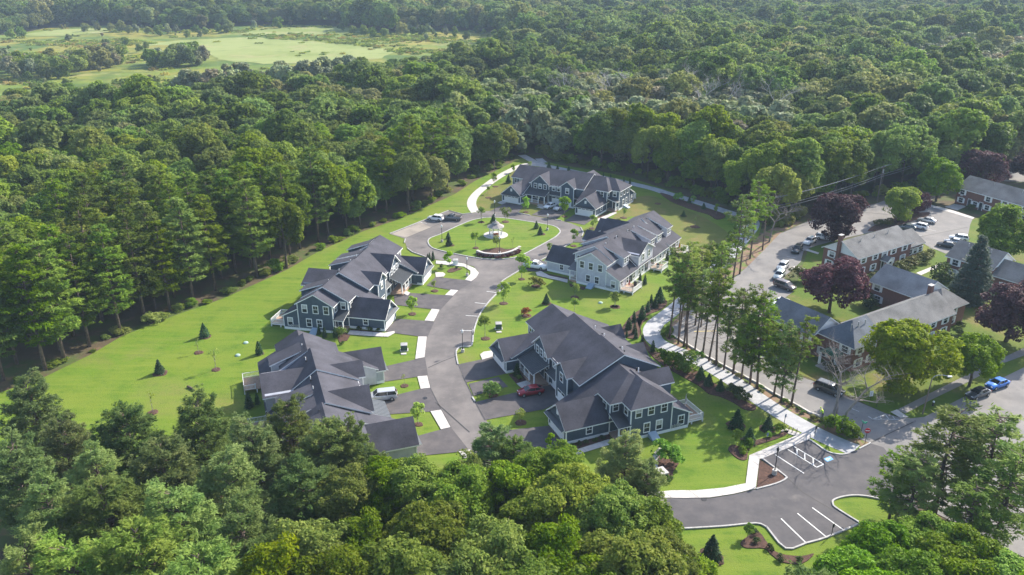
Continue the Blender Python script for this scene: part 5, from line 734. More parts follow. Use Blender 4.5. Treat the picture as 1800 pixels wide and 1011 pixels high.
def car_meshes(kind):
    if kind in CARM: return CARM[kind]
    Ln, W, zb, zr, xw, xf, xr, xt, zd = CARS[kind]; h = Ln / 2; zs = .3
    def sec(x, w_, z0, z1, ins=.9): return [(x, -w_ * .94, z0), (x, -w_, z0 + .18), (x, -w_, z1 - .13), (x, -w_ * ins, z1), (x, w_ * ins, z1), (x, w_, z1 - .13), (x, w_, z0 + .18), (x, w_ * .94, z0)]
    b = MB(); fz = zb - .12
    st = [(h, W * .72, .38, fz - .22), (h - .12, W * .88, .3, fz - .1), (h - .5, W * .97, .26, fz - .02), (xw + .1, W, .25, zb + .02), (xf, W, .25, zb + .03), (xr, W, .25, zb + .04)]
    if kind == 'pickup': st += [(xt - .05, W, .28, zb + .02), (-h + .1, W * .98, .35, zb), (-h, W * .96, .42, zb - .04)]
    else: st += [(-h + .55, W * .98, .27, zd), (-h + .12, W * .9, .32, zd - .06), (-h, W * .8, .42, zd - .22)]
    loft(b, [sec(*s) for s in st]); body = b.mesh('body', [], True)
    g = MB(); ti = W * .74; bw = W * .93                                # greenhouse: dark glass below a painted roof
    lo = [(xw, bw * .9), (xf - .1, bw), (xr + .1, bw), (xt, bw * .88)]; hi = [(xf + .02, ti * .93), (xf - .35, ti), (xr + .2, ti), (xr - .02, ti * .94)]
    zt = zr - .07; L_ = [(x, -y, zb - .02) for x, y in lo] + [(x, y, zb - .02) for x, y in lo[::-1]]; H_ = [(x, -y, zt) for x, y in hi] + [(x, y, zt) for x, y in hi[::-1]]; g.prism(L_, H_); glass = g.mesh('cabin_glass', [M['carglass']])
    r = MB(); H1 = [(x * 1.0 + (.03 if x > 0 else -.03), y * 1.03, z) for x, y, z in H_]; cx = (xf + xr) / 2; H2 = [(cx + (x - cx) * .88, y * .86, zr) for x, y, z in H_]; r.prism([(x, y, zt - .04) for x, y, z in H1], [(x, y, zt + .012) for x, y, z in H1]); r.prism([(x, y, zt + .013) for x, y, z in H1], H2)
    pil = MB()
    for s in (-1, 1):
        for (xa, ya), (xb_, yb) in ((lo[0], hi[0]), (lo[3], hi[3]), (((xf + xr) / 2 - .15, bw), ((xf + xr) / 2 - .15, ti))): pil.cyl((xa, s * ya * 1.005, zb), (xb_, s * yb * 1.01, zt), .05, .045, 5)
    r.v_off = 0; base = len(r.v); r.v += pil.v; r.f += [[i + base for i in f] for f in pil.f]; r.m += pil.m; roof = r.mesh('roof', [])
    extra = []
    if kind == 'pickup':
        bed = MB(); bed.box((-h + .12, -W * .84, zb - .02), (xt - .12, W * .84, zb + .035)); extra.append(('truck_bed', bed.mesh('truck_bed', [M['rubber']])))
    wh = MB(); wh.cyl((0, -.11, 0), (0, .11, 0), .34 if kind not in ('pickup', 'suv') else .38, n=16); rim = MB(); rim.cyl((0, -.125, 0), (0, .125, 0), .21, n=12)
    hl = MB(); hl.box((-.08, -.16, -.07), (.05, .16, .07)); tl = MB(); tl.box((-.05, -.09, -.14), (.06, .09, .14))
    mir = MB(); mir.box((-.08, -.1, -.06), (.06, .1, .07)); mir_m = mir.mesh('mirror', [])
    CARM[kind] = (body, glass, roof, wh.mesh('wheel', [M['rubber']]), rim.mesh('rim', [M['alloy']]), hl.mesh('headlight', [M['headlamp']]), tl.mesh('taillight', [M['taillamp']]), mir_m, extra); return CARM[kind]
def paintm(name, c, metal=.35):
    if name in MATS: return MATS[name]
    m = mat(name, c, .28, spec=.5, metal=metal); m.node_tree.nodes['Principled BSDF'].inputs['Coat Weight'].default_value = .6; return m
def vehicle(name, label, cat, kind, key, paint, group=None, flip=False, rack=False, z=.08, shift=(0, 0)):
    f, r = [Vector(p) for p in S['cars'][key]]; c = (f + r) / 2 + Vector(shift); d = f - r; a = math.atan2(d.y, d.x) + (math.pi if flip else 0); t = thing(name, label, cat, (c.x, c.y, z), a, group); me = car_meshes(kind); Ln, W, zb, zr, *_ = CARS[kind]; h = Ln / 2
    for nm, m in (('body', me[0]), ('roof', me[2])):
        o = link(nm, m, t)
        if not m.materials: m.materials.append(None)
        o.material_slots[0].link = 'OBJECT'; o.material_slots[0].material = paint
    link('cabin_glass', me[1], t); rr = .38 if kind in ('pickup', 'suv') else .34
    for x in (h * .62, -h * .6):
        for y in (-W + .06, W - .06): w = link('wheel', me[3], t, (x, y, rr)); link('rim', me[4], w)
    for y in (-W * .62, W * .62): link('headlight', me[5], t, (h - .12, y, zb - .28)); link('taillight', me[6], t, (-h + .04, y * 1.2, zb - .18))
    for y in (-W - .05, W + .05):
        o = link('mirror', me[7], t, (CARS[kind][4] - .35, y, zb + .08))
        if not me[7].materials: me[7].materials.append(None)
        o.material_slots[0].link = 'OBJECT'; o.material_slots[0].material = paint
    for nm, m in me[8]: link(nm, m, t)
    if rack:
        b = MB(); x1 = CARS[kind][7] - .15; x0 = -h + .15
        for x in (x0, x1, (x0 + x1) / 2):
            for y in (-W * .9, W * .9): b.cyl((x, y, zb), (x, y, zr + .1), .03, n=5)
            b.cyl((x, -W * .9, zr + .1), (x, W * .9, zr + .1), .03, n=5)
        for y in (-W * .9, W * .9): b.cyl((x0, y, zr + .1), (x1, y, zr + .1), .03, n=5)
        b.build('ladder_rack', [M['iron']], t)
    return t
WHT = paintm('white_car_paint', (.78, .78, .77), 0); SIL = paintm('silver_car_paint', (.5, .51, .52)); GRY = paintm('grey_car_paint', (.13, .135, .14)); BLK = paintm('dark_car_paint', (.025, .03, .035)); RED = paintm('red_car_paint', (.3, .008, .02)); BLU = paintm('blue_car_paint', (.015, .14, .5)); BRG = paintm('taupe_car_paint', (.12, .095, .095)); CHA = paintm('graphite_car_paint', (.06, .065, .07))
vehicle('hatchback_car', 'red hatchback car with dark roof on the driveway of the middle townhouse', 'car', 'hatch', 'red', RED)
vehicle('minivan', 'silver minivan parked in front of the lowest left townhouse row', 'minivan', 'minivan', 'minivan', SIL, shift=(-.6, 0))
vehicle('pickup_truck', 'white pickup truck with ladder rack beside the pale townhouse garage', 'pickup truck', 'pickup', 'pickup_white', WHT, rack=True, shift=(-.2, .4))
vehicle('sport_utility_vehicle', 'white SUV in the parking bay left of the circle', 'car', 'suv', 'suv_bay', WHT)
vehicle('pickup_truck', 'dark grey pickup truck beside the white SUV near the circle', 'pickup truck', 'pickup', 'pickup_grey', GRY)
vehicle('sedan_car', 'white sedan on the driveway of the farthest blue townhouse row', 'car', 'sedan', 'e_sedan', WHT)
vehicle('sport_utility_vehicle', 'silver SUV beside the white sedan at the farthest townhouse row', 'car', 'suv', 'e_suv', SIL)
vehicle('sport_utility_vehicle', 'white SUV at the kerb beneath the upper purple maple, first in the street row', 'car', 'suv', 's_white', WHT)
vehicle('sport_utility_vehicle', 'black SUV second in the row parked along the side street', 'car', 'suv', 's_dark', BLK)
vehicle('sport_utility_vehicle', 'silver SUV third in the row on the side street', 'car', 'suv', 's_silver1', SIL)
vehicle('sport_utility_vehicle', 'silver-blue SUV fourth in the row on the side street', 'car', 'suv', 's_silver2', paintm('silver_blue_car_paint', (.35, .4, .42)))
vehicle('minivan', 'taupe minivan parked askew at the near end of the street row', 'minivan', 'minivan', 's_burg', BRG)
vehicle('sedan_car', 'silver sedan alone on the open apartment lot', 'car', 'sedan', 'lot_silver', SIL)
vehicle('sedan_car', 'dark green-grey car at the lot island, left of the white one', 'car', 'sedan', 'lot_a', paintm('green_grey_car_paint', (.1, .12, .12)))
vehicle('sport_utility_vehicle', 'white SUV at the lot island behind the brick house ridge', 'car', 'suv', 'lot_b', WHT, shift=(1.4, .6))
vehicle('sedan_car', 'black sedan nearest of three parked together on the apartment lot', 'car', 'sedan', 'lot_dark', BLK)
vehicle('sedan_car', 'silver sedan between black and white ones on the apartment lot', 'car', 'sedan', 'lot_c', SIL)
vehicle('sport_utility_vehicle', 'white SUV farthest of three parked together on the apartment lot', 'car', 'suv', 'lot_d', WHT)
vehicle('minivan', 'dark grey minivan driving down the side street past the dead trees', 'minivan', 'minivan', 'van_dark', CHA)
vehicle('sedan_car', 'dark grey sedan parked at the kerb right of the street lamp', 'car', 'sedan', 'grey_sedan', CHA)
vehicle('sedan_car', 'bright blue sedan parked behind the grey one at the right edge', 'car', 'sedan', 'blue', BLU)
vehicle('sport_utility_vehicle', 'white SUV half hidden behind the upper purple maple', 'car', 'suv', 'hid_white', WHT)
vehicle('sedan_car', 'white car mostly hidden behind the roadside pines near the brick house', 'car', 'sedan', 'hid_white2', WHT)

# ------------------------------------------------------------------ street furniture and garden structures
def lamp(p, lab, big=False):
    t = thing('lamp_post', lab, 'lamp post', (p[0], p[1], .16 if inside(p, isl) else 0.05), 0, 'lamp posts of the estate'); b = MB(); b.cyl((0, 0, -.1), (0, 0, .8 if big else .55), .36 if big else .32, n=14); b.build('base', [M['concrete']], t)
    b = MB(); b.lathe([(.1, .5), (.14, .56), (.09, .9), (.06, 1.1), (.055, 3.7), (.09, 3.75), (.05, 3.82)], 10); b.build('post', [M['iron']], t)
    b = MB(); b.lathe([(.05, 3.82), (.13, 3.9), (.2, 4.2), (.16, 4.35)], 10); b.build('lantern', [M['lampglass'] if not big else M['iron']], t); b = MB(); b.lathe([(.2, 4.34), (.22, 4.38), (.08, 4.52), (.03, 4.7), (0, 4.74)], 10); b.build('cap', [M['lampglass'] if not big else M['iron']], t)
for p, lab in zip(S['lamps'], ('lamp post on the left side of the circle lawn', 'lamp post behind the gazebo at the back of the circle', 'lamp post on the right side of the circle lawn', 'lamp post behind the curved stone wall of the circle', 'lamp post by the curved walk below the circle', 'lamp post on the kerb nose left of the middle townhouse', 'black lamp post on a tall concrete base in the mulch triangle of the parking lot')): lamp(p, lab, 'triangle' in lab)
# gazebo
gx, gy = S['gazebo']; t = thing('gazebo', 'white octagonal gazebo with two-tier grey roof on a round pad in the circle', 'gazebo', (gx, gy, .16))
b = MB(); b.lathe([(0, .06), (3.2, .06), (3.2, -.05)], 28); b.build('pad', [M['concrete']], t)
o8 = lambda r, z, n=8: [(r * math.cos(math.pi / 8 + i * math.pi / 4), r * math.sin(math.pi / 8 + i * math.pi / 4), z) for i in range(n)]
b = MB(); b.prism(o8(1.9, .06), o8(1.9, .4)); b.build('floor', [M['white']], t)
for p in o8(1.75, 0): b = MB(); b.box((p[0] - .07, p[1] - .07, .4), (p[0] + .07, p[1] + .07, 2.3)); b.build('post', [M['white']], t)
b = MB(); q = o8(1.75, 0)
for i in range(8):
    if i not in (5,): railing(b, q[i][:2], q[(i + 1) % 8][:2], .4, .8, gap=.2)
b.build('rail', [M['white']], t); b = MB(); b.prism(o8(1.95, 2.3), o8(1.95, 2.5)); b.build('beam', [M['white']], t)
def pyr(r0, z0, r1, z1, nm, m):
    for i in range(8):
        a, c = o8(r0, z0), o8(r1, z1); j = (i + 1) % 8; b = MB(); b.slab([a[i], a[j], c[j], c[i]], .08, 0, 1); b.build(nm, [m, M['white']], t)
gr = shingle('gazebo_shingles', (.3, .27, .25)); pyr(2.35, 2.45, .75, 3.25, 'roof_panel', gr); b = MB(); b.prism(o8(.7, 3.2), o8(.7, 3.45)); b.build('cupola', [M['white']], t); pyr(.95, 3.42, .08, 3.95, 'cupola_roof_panel', gr); b = MB(); b.lathe([(.08, 3.9), (.14, 4.05), (.05, 4.15), (.02, 4.5), (0, 4.5)], 8); b.build('finial', [M['white']], t)
b = MB(); b.box((-.7, -.35, .4), (.7, .35, .45)); b.box((-.7, -.32, .78), (.7, .32, .83)); b.box((-.6, -.05, .45), (.6, .05, .78)); o = b.build('picnic_bench', [mat('cedar', (.4, .13, .07), .7)], None, (gx + .1, gy - 1.0, .16), .2); tag(o, 'red-brown wooden bench inside the gazebo', 'bench')
b = MB(); b.box((-.8, -.3, .42), (.8, .3, .5)); b.box((-.7, -.25, 0), (-.6, .25, .42)); b.box((.6, -.25, 0), (.7, .25, .42)); o = b.build('garden_bench', [mat('oak_bench', (.5, .2, .1), .7)], None, (gx + .3, gy - 2.5, .23), .1); tag(o, 'orange-brown bench on the pad in front of the gazebo', 'bench')
# stone walls: separate stones in courses with recessed joints
def stone_wall(name, label, path, h, z0=0., th=.5, course=.3, cap=True):
    t = thing(name, label, 'wall', (path[0][0], path[0][1], z0)); o = Vector(path[0]); pts = smooth_loop(path, False, 6); P = [Vector(p) - o for p in pts]; seg = [(P[i], P[i + 1]) for i in range(len(P) - 1)]; tot = sum((b_ - a).length for a, b_ in seg)
    def at(s):
        for a, b_ in seg:
            l = (b_ - a).length
            if s <= l or (a, b_) == seg[-1]: d = (b_ - a).normalized(); return a + d * min(s, l), d
            s -= l
    core = MB(); kerb_mb(core, [tuple(p) for p in P], th - .14, 0, h - .05); core.build('core', [M['kerb']], t)
    for r in range(int(h / course)):
        s = -rng.uniform(0, .3)
        while s < tot:
            l = rng.uniform(.4, .75); c, d = at(max(0, min(tot, s + l / 2))); nn = Vector((-d.y, d.x)); b = MB(); jj = rng.uniform(-.02, .035); hl = l / 2 - .02; ht_ = th / 2 + jj
            cs = [c + d * hl * sx + nn * ht_ * sy for sx, sy in ((-1, -1), (1, -1), (1, 1), (-1, 1))]; cs2 = [c + d * (hl - .03) * sx + nn * (ht_ - .02) * sy for sx, sy in ((-1, -1), (1, -1), (1, 1), (-1, 1))]
            b.prism([(p.x, p.y, r * course + .015) for p in cs], [(p.x, p.y, (r + 1) * course - .015) for p in cs2]); b.build('stone', [M['stone']], t); s += l
    if cap:
        s = 0
        while s < tot: c, d = at(s + .6); nn = Vector((-d.y, d.x)); b = MB(); cs = [c + d * .58 * sx + nn * (th / 2 + .08) * sy for sx, sy in ((-1, -1), (1, -1), (1, 1), (-1, 1))]; b.prism([(p.x, p.y, h) for p in cs], [(p.x, p.y, h + .12) for p in cs]); b.build('cap_stone', [M['concrete']], t); s += 1.2
    return t
stone_wall('retaining_wall', 'curved fieldstone retaining wall at the front of the circle lawn', S['wall_arc'], .75, .16)
stone_wall('entrance_wall', 'low fieldstone entrance wall in the mulch bed by the entrance drive', S['entry_wall'], .9)
px_, py_ = S['entry_pillar']; t = thing('entrance_pillar', 'pale square stone pillar at the end of the entrance wall', 'pillar', (px_, py_, 0), .4); b = MB(); b.box((-.7, -.7, 0), (.7, .7, 1.2)); b.build('shaft', [M['stone']], t); b = MB(); b.box((-.85, -.85, 1.2), (.85, .85, 1.4)); b.build('cap_stone', [M['concrete']], t)
# utility poles and wires
tops = []
for i, (p, h) in enumerate(zip(S['poles'], (10.5, 10.5, 11., 11., 11.))):
    t = thing('utility_pole', ['wooden utility pole hidden among the roadside pines', 'brown utility pole with crossarm above the pine row beside the street', 'utility pole with transformer at the wood edge behind the purple maple', 'grey utility pole standing at the wood edge left of the far brick house', 'utility pole beyond the right edge'][i], 'utility pole', (p[0], p[1], 0), .75, 'utility poles')
    b = MB(); b.cyl((0, 0, -.3), (0, 0, h), .17, .11, 10); b.build('pole', [M['pole']], t); b = MB(); b.box((-1.3, -.06, h - .6), (1.3, .06, h - .45)); b.build('crossarm', [M['pole']], t)
    for x in (-1.2, -.5, .5, 1.2): b = MB(); b.cyl((x, 0, h - .45), (x, 0, h - .2), .05, n=6); b.build('insulator', [M['steel']], t)
    if i in (1, 2): b = MB(); b.cyl((.35, .0, h - 2.2), (.35, .0, h - 1.2), .25, n=12); b.build('transformer', [M['steel']], t)
    tops.append((Vector((p[0], p[1], 0)), h))
for i in range(len(tops) - 1):
    for k, (off, dz) in enumerate(((-1.2, -.2), (.5, -.2), (1.2, -.2), (0, -2.6), (.1, -3.3))):
        e = Vector((math.cos(.75), math.sin(.75), 0)); a = tops[i][0] + e * off + Vector((0, 0, tops[i][1] + dz)); c = tops[i + 1][0] + e * off + Vector((0, 0, tops[i + 1][1] + dz)); b = MB(); n = 14; pts = []
        for s in range(n + 1): u = s / n; q = a.lerp(c, u); q.z -= (c - a).length * .018 * 4 * u * (1 - u); pts.append(q)
        for q0, q1 in zip(pts, pts[1:]): b.cyl(q0, q1, .028 if k < 3 else .045, n=4, caps=False)
        tag(b.build('power_line', [mat('cable', (.3, .3, .3), .6)]), ['overhead wire within the pine row', 'overhead wire between the crossarm pole and the transformer pole', 'overhead wire between the transformer pole and the grey far pole', 'overhead wire leaving the right edge above the far brick house'][i], 'wire', 'overhead wires span %s' % ['one', 'two', 'three', 'four'][i])
# street light
p = S['streetlight']; t = thing('street_light', 'tall street light with curved arm at the sidewalk corner', 'street light', (p[0], p[1], 0)); b = MB(); b.cyl((0, 0, -.1), (.25, 0, 6.6), .12, .08, 10); b.build('pole', [M['pole']], t)
b = MB(); pts = [(.25, 0, 6.5), (.45, -.1, 7.0), (.9, -.2, 7.3), (1.6, -.35, 7.4), (2.4, -.5, 7.3)]
for q0, q1 in zip(pts, pts[1:]): b.cyl(q0, q1, .06, n=7)
b.build('arm', [M['steel']], t); b = MB(); b.box((2.3, -.68, 7.16), (3.0, -.42, 7.34)); b.build('lamp_head', [M['lampglass']], t)
# signs
def post(t, h, r=.045): b = MB(); b.cyl((0, 0, -.1), (0, 0, h), r, n=7); return b.build('post', [M['iron']], t)
sg = S['signs']
t = thing('no_entry_sign', 'round red no-entry sign with white bar at the street corner', 'sign', (*sg[0], 0), -.15); post(t, 2.3); b = MB(); b.cyl((0, -.05, 2.4), (0, -.09, 2.4), .42, n=20); b.build('face', [mat('sign_red', (.5, .02, .03), .5)], t); b = MB(); b.box((-.3, -.11, 2.33), (.3, -.095, 2.47)); b.build('bar', [M['white']], t)
t = thing('street_name_sign', 'small green street name sign on a tall post at the corner', 'sign', (sg[0][0] - .3, sg[0][1] + 1.2, 0), .3); post(t, 3.); b = MB(); b.box((-.05, -.02, 2.85), (.8, .02, 3.08)); b.build('blade', [mat('sign_green', (.03, .3, .2), .5)], t); b = MB(); b.box((-.02, -.6, 3.09), (.02, .3, 3.3)); b.build('blade', [mat('sign_green', (.03, .3, .2), .5)], t)
t = thing('notice_sign', 'white notice sign on a post in the grass by the side street', 'sign', (*sg[1], 0), .15); post(t, 2.1); b = MB(); b.box((-.3, -.08, 1.5), (.3, -.05, 2.5)); b.build('face', [M['white']], t); b = MB(); [b.box((-.22, -.09, 2.3 - .16 * k), (.2 - .04 * (k % 3), -.081, 2.35 - .16 * k)) for k in range(5)]; b.build('lettering', [M['iron']], t)
t = thing('parking_post', 'dark slim post right of the white notice sign', 'post', (*sg[2], 0)); post(t, 1.9); b = MB(); b.box((-.16, -.07, 1.55), (.16, -.05, 2.05)); b.build('face', [M['iron']], t)
for k, lab in ((3, 'small dark sign on a post where the white walk meets the gravel path'), (4, 'small sign on a post at the lawn edge beside the gravel path'), (5, 'small sign on a post in the shrub bed above the white walk'), (6, 'small dark sign post at the kerb of the lower parking stalls')):
    t = thing('path_sign', lab, 'sign', (*sg[k], 0), .5); post(t, 1.9 if k < 5 else 1.4); b = MB(); b.box((-.18, -.08, 1.35), (.18, -.05, 1.95)); b.build('face', [M['iron'] if k in (3, 6) else mat('sign_bluegrey', (.12, .17, .26), .5)], t)
t = thing('bicycle_rack', 'black bicycle rack on a small concrete pad beside the gravel path', 'bicycle rack', (*sg[7], 0), -.6); b = MB(); b.box((-1.3, -.6, 0), (1.3, .6, .1)); b.build('pad', [M['concrete']], t)
for x in (-.9, -.3, .3, .9):
    b = MB(); b.cyl((x, -.3, .1), (x, -.3, .9), .04, n=6); b.cyl((x, .3, .1), (x, .3, .9), .04, n=6); b.cyl((x, -.3, .9), (x, .3, .9), .04, n=6); b.build('hoop', [M['iron']], t)
p = S['hydrant']; t = thing('fire_hydrant', 'black fire hydrant with white cap on the verge beside the main road', 'hydrant', (*p, 0)); b = MB(); b.lathe([(.2, 0), (.2, .06), (.13, .08), (.13, .65), (.17, .68)], 10); b.cyl((-.24, 0, .5), (.24, 0, .5), .06, n=7); b.build('barrel', [M['iron']], t); b = MB(); b.lathe([(.17, .68), (.15, .82), (.05, .92), (0, .92)], 10); b.build('bonnet', [M['white']], t)
for p, lab in zip(S['transformers'], ('green electrical cabinet with white top on the lawn between the left rows', 'green electrical cabinet on the lawn behind the middle townhouse', 'pale utility cabinet at the walk below the circle')):
    pale = 'pale' in lab; t = thing('electrical_cabinet', lab, 'cabinet', (*p, 0), .1); b = MB(); b.box((-.75, -.6, -.02), (.75, .6, .12)); b.build('pad', [M['concrete']], t); b = MB(); b.prism([(-.6, -.5, .12), (.6, -.5, .12), (.6, .5, .12), (-.6, .5, .12)], [(-.58, -.46, 1.1), (.58, -.46, 1.1), (.58, .48, 1.25), (-.58, .48, 1.25)]); b.build('case', [M['white' if pale else 'utility']], t); b = MB(); b.prism([(-.64, -.52, 1.12), (.64, -.52, 1.12), (.64, .54, 1.27), (-.64, .54, 1.27)], [(-.6, -.45, 1.2), (.6, -.45, 1.2), (.6, .5, 1.35), (-.6, .5, 1.35)]); b.build('lid', [M['kerb']], t)
b = MB(); b.lathe([(.5, 0), (.48, .12), (.3, .26), (0, .3)], 12); dm = b.mesh('dome', [mat('dome_green', (.3, .42, .36), .6)])
for p, lab in zip(S['domes'], ('small pale green septic cover nearest the blue row on the left lawn', 'small pale green septic cover lower on the left lawn', 'small pale green septic cover on the lawn right of the middle row')): tag(link('septic_cover', dm, None, (*p, 0)), lab, 'cover')
for p in S['transformers'][:2]:
    b = MB(); b.box((-.5, -.3, 0), (.5, .3, .12)); tag(b.build('concrete_cover', [M['concrete']], None, (p[0] + .1, p[1] - 1.6, 0), .1), 'flat pale concrete cover in front of the %s cabinet' % ('left green' if p == S['transformers'][0] else 'back green'), 'cover')
a, c = [Vector((*q, 0)) for q in S['log']]; b = MB(); d = c - a; b.cyl((0, 0, .2), d * .5 + Vector((0, .1, .22)), .2, .18, 8); b.cyl(d * .5 + Vector((0, .1, .22)), d + Vector((0, 0, .2)), .18, .14, 8); tag(b.build('fallen_log', [M['bark']], None, tuple(a)), 'short dark log lying on the left lawn', 'log')
# worker in high-visibility clothing
def person():
    p = S['person']; t = thing('person', 'person in yellow-green high-visibility clothing bending at the timber kerb of the street', 'person', (*p, .05), 2.6)
    V_ = {'pel': (0, 0, .92, .15), 'belly': (.05, 0, 1.1, .15), 'chest': (.2, 0, 1.3, .17), 'neck': (.33, 0, 1.44, .065), 'head': (.42, 0, 1.56, .1), 'crown': (.47, 0, 1.66, .07)}
    for s, n in ((-1, 'l'), (1, 'r')):
        V_.update({'hip' + n: (0, .1 * s, .86, .105), 'knee' + n: (.08 * s, .12 * s, .48, .075), 'ank' + n: (.03 * s - .04, .13 * s, .1, .05), 'toe' + n: (.03 * s + .12, .14 * s, .05, .045), 'sh' + n: (.22, .2 * s, 1.34, .075), 'elb' + n: (.32, .27 * s, 1.06, .055), 'wri' + n: (.48, .2 * s, .86, .038), 'hand' + n: (.54, .17 * s, .78, .042)})
    E_ = [('pel', 'belly'), ('belly', 'chest'), ('chest', 'neck'), ('neck', 'head'), ('head', 'crown')]
    for n in 'lr': E_ += [('pel', 'hip' + n), ('hip' + n, 'knee' + n), ('knee' + n, 'ank' + n), ('ank' + n, 'toe' + n), ('chest', 'sh' + n), ('sh' + n, 'elb' + n), ('elb' + n, 'wri' + n), ('wri' + n, 'hand' + n)]
    ks = list(V_); me = bpy.data.meshes.new('body'); me.from_pydata([V_[k][:3] for k in ks], [(ks.index(a), ks.index(c)) for a, c in E_], []); o = link('body', me, t); o.modifiers.new('skin', 'SKIN'); sv = me.skin_vertices[0].data
    for i, k in enumerate(ks): sv[i].radius = (V_[k][3],) * 2; sv[i].use_root = (k == 'pel')
    o.modifiers.new('sub', 'SUBSURF').levels = 2; o.modifiers['sub'].render_levels = 2
    dg = bpy.context.evaluated_depsgraph_get(); me2 = bpy.data.meshes.new_from_object(o.evaluated_get(dg)); o.modifiers.clear(); o.data = me2; me2.materials.clear()
    for m in (mat('hi_vis', (.5, .75, .06), .7), mat('dark_trousers', (.03, .035, .05), .8), mat('skin_tone', (.5, .32, .24), .6)): me2.materials.append(m)
    for f in me2.polygons: z = f.center.z; x = f.center.x; f.material_index = 2 if (z > 1.42 or (z < .9 and x > .45)) else (0 if z > .82 else 1); f.use_smooth = True
    h = MB(); h.lathe([(.115, 1.6), (.14, 1.62), (.11, 1.66), (.1, 1.73), (.04, 1.78), (0, 1.78)], 12, (.45, 0)); h.build('hard_hat', [mat('hi_vis', (.5, .75, .06), .7)], t); s = MB(); s.lathe([(.175, 1.14), (.18, 1.19)], 14, (.1, 0)); s.build('reflective_band', [M['paint']], t)
person()
# patio things on the pale row's decks: parasols folded, grills
def local(O, ang, u, v): V_ = Vector((math.cos(R(ang)), math.sin(R(ang)))); U_ = Vector((-V_.y, V_.x)); return Vector(O) + V_ * v + U_ * u
for (O, ang, u, v, col, lab) in (((8.2, 176.9), -33, -1.2, 21.5, (.25, .01, .02), 'folded dark red parasol on the near white deck of the pale row'), ((8.2, 176.9), -33, 27.2, 21.5, (.35, .06, .02), 'folded rust parasol on the far deck of the pale row'), ((8.2, 104.9), 22.5, 1.6, 22.4, (.45, .42, .38), 'folded beige parasol on the deck of the middle townhouse')):
    p = local(O, ang, u, v); t = thing('parasol', lab, 'parasol', (p.x, p.y, .7)); b = MB(); b.cyl((0, 0, 0), (0, 0, 2.3), .03, n=6); b.build('pole', [M['white']], t); b = MB(); b.lathe([(.05, .9), (.17, 1.0), (.13, 1.6), (.04, 2.2), (0, 2.25)], 9); b.build('canopy', [mat('parasol_%d' % int(col[0] * 100), col, .8)], t)
for (O, ang, u, v, lab) in (((8.2, 176.9), -33, 1.2, 21.9, 'dark covered grill on the near deck of the pale row'), ((8.2, 176.9), -33, 14.2, 21.6, 'dark covered grill on the middle deck of the pale row')):
    p = local(O, ang, u, v); b = MB(); b.lathe([(.3, 0), (.36, .3), (.38, .85), (.3, 1.05), (0, 1.15)], 8); b.build('g', [M['iron']]); o = bpy.data.objects[-1] if False else None
    g = [q for q in COL.objects if q.name == 'g'][0]; g.name = 'grill'; g.location = (p.x, p.y, .7); tag(g, lab, 'grill')

# ------------------------------------------------------------------ planting
M['palewood'] = mat('pale_wood', (.42, .39, .38), .9, .2, 1.)
MARKS = {'the gazebo': S['gazebo'], 'the curved stone wall': S['wall_arc'][3], 'the white bay SUV': (-21, 214.6), 'the red car': (3.1, 120), 'the silver minivan': (-21.7, 118.3), 'the white pickup': (5.5, 178.5), 'the blue accessible marking': S['access_sign'][0], 'the no-entry sign': S['signs'][0],
         'the left green cabinet': S['transformers'][0], 'the short dark log': S['log'][0], 'the stone entrance pillar': S['entry_pillar'], 'the farthest blue townhouse row': (14, 232), 'the crossarm utility pole': S['poles'][1], 'the green canopy': (58.5, 130.5), 'the brick house portico': (87, 176), 'the blue sedan': (83, 122),
         'the upper purple maple': S['street_trees']['purple'][0][:2], 'the bicycle rack': S['signs'][7], 'the left blue row': (-42, 143), 'the lower parking stalls': (33, 86), 'the black sedan on the lot': (109, 193), 'the person in high-visibility clothing': S['person']}
ORD = ['closest', 'second closest', 'third closest', 'fourth closest', 'fifth closest', 'sixth closest', 'seventh closest', 'eighth closest', 'ninth closest', 'tenth closest', 'eleventh closest', 'twelfth closest', 'thirteenth closest', 'fourteenth closest'] + [w_ + ' closest' for w_ in ('fifteenth', 'sixteenth', 'seventeenth', 'eighteenth', 'nineteenth', 'twentieth', 'twenty-first', 'twenty-second', 'twenty-third', 'twenty-fourth', 'twenty-fifth', 'twenty-sixth', 'twenty-seventh')]
def labels(look, pts):
    """label each of a set of look-alikes by the landmark it stands closest to"""
    near = [min(MARKS, key=lambda k: math.dist(MARKS[k], p[:2])) for p in pts]; out = []
    for p, k in zip(pts, near): r = sorted((math.dist(MARKS[k], q[:2]) for q, k2 in zip(pts, near) if k2 == k)).index(math.dist(MARKS[k], p[:2])); out.append('%s %s to %s' % (look, ORD[min(r, 26)], k))
    return out
gz = lambda p: .16 if inside(p[:2], isl) else 0.
for kind, key, look in (('bright', 'sap', 'bright green young maple'), ('mid', 'sapm', 'dull green young tree'), ('thin', 'thin', 'thin sparse sapling')):
    for i, (p, lb) in enumerate(zip(S['saplings'][kind], labels(look, S['saplings'][kind]))): plant('young_tree', lb, 'tree', '%s%d' % (key, i % 3), (p[0], p[1], gz(p)), min(1.7, max(.6, p[2] / 3.5)), 'young trees in mulch rings')
for i, (p, lb) in enumerate(zip(S['small_conifers'], labels('young dark conifer', S['small_conifers']))): plant('young_conifer', lb, 'conifer', 'fir%d' % (i % 3), (p[0], p[1], gz(p) + .05), max(.45, p[2] / 3.), 'young conifers of the estate', 'stub')
for i, (p, lb) in enumerate(zip(S['arborvitae'], labels('narrow columnar evergreen', S['arborvitae']))): s = max(.5, min(1.7, p[2] / 2.4)); plant('arborvitae', lb, 'evergreen', 'arb%d' % (i % 3), (p[0], p[1], 0), s * (1.25 if p[2] > 2.5 else 1), 'columnar evergreens', 'stub', sz=s)
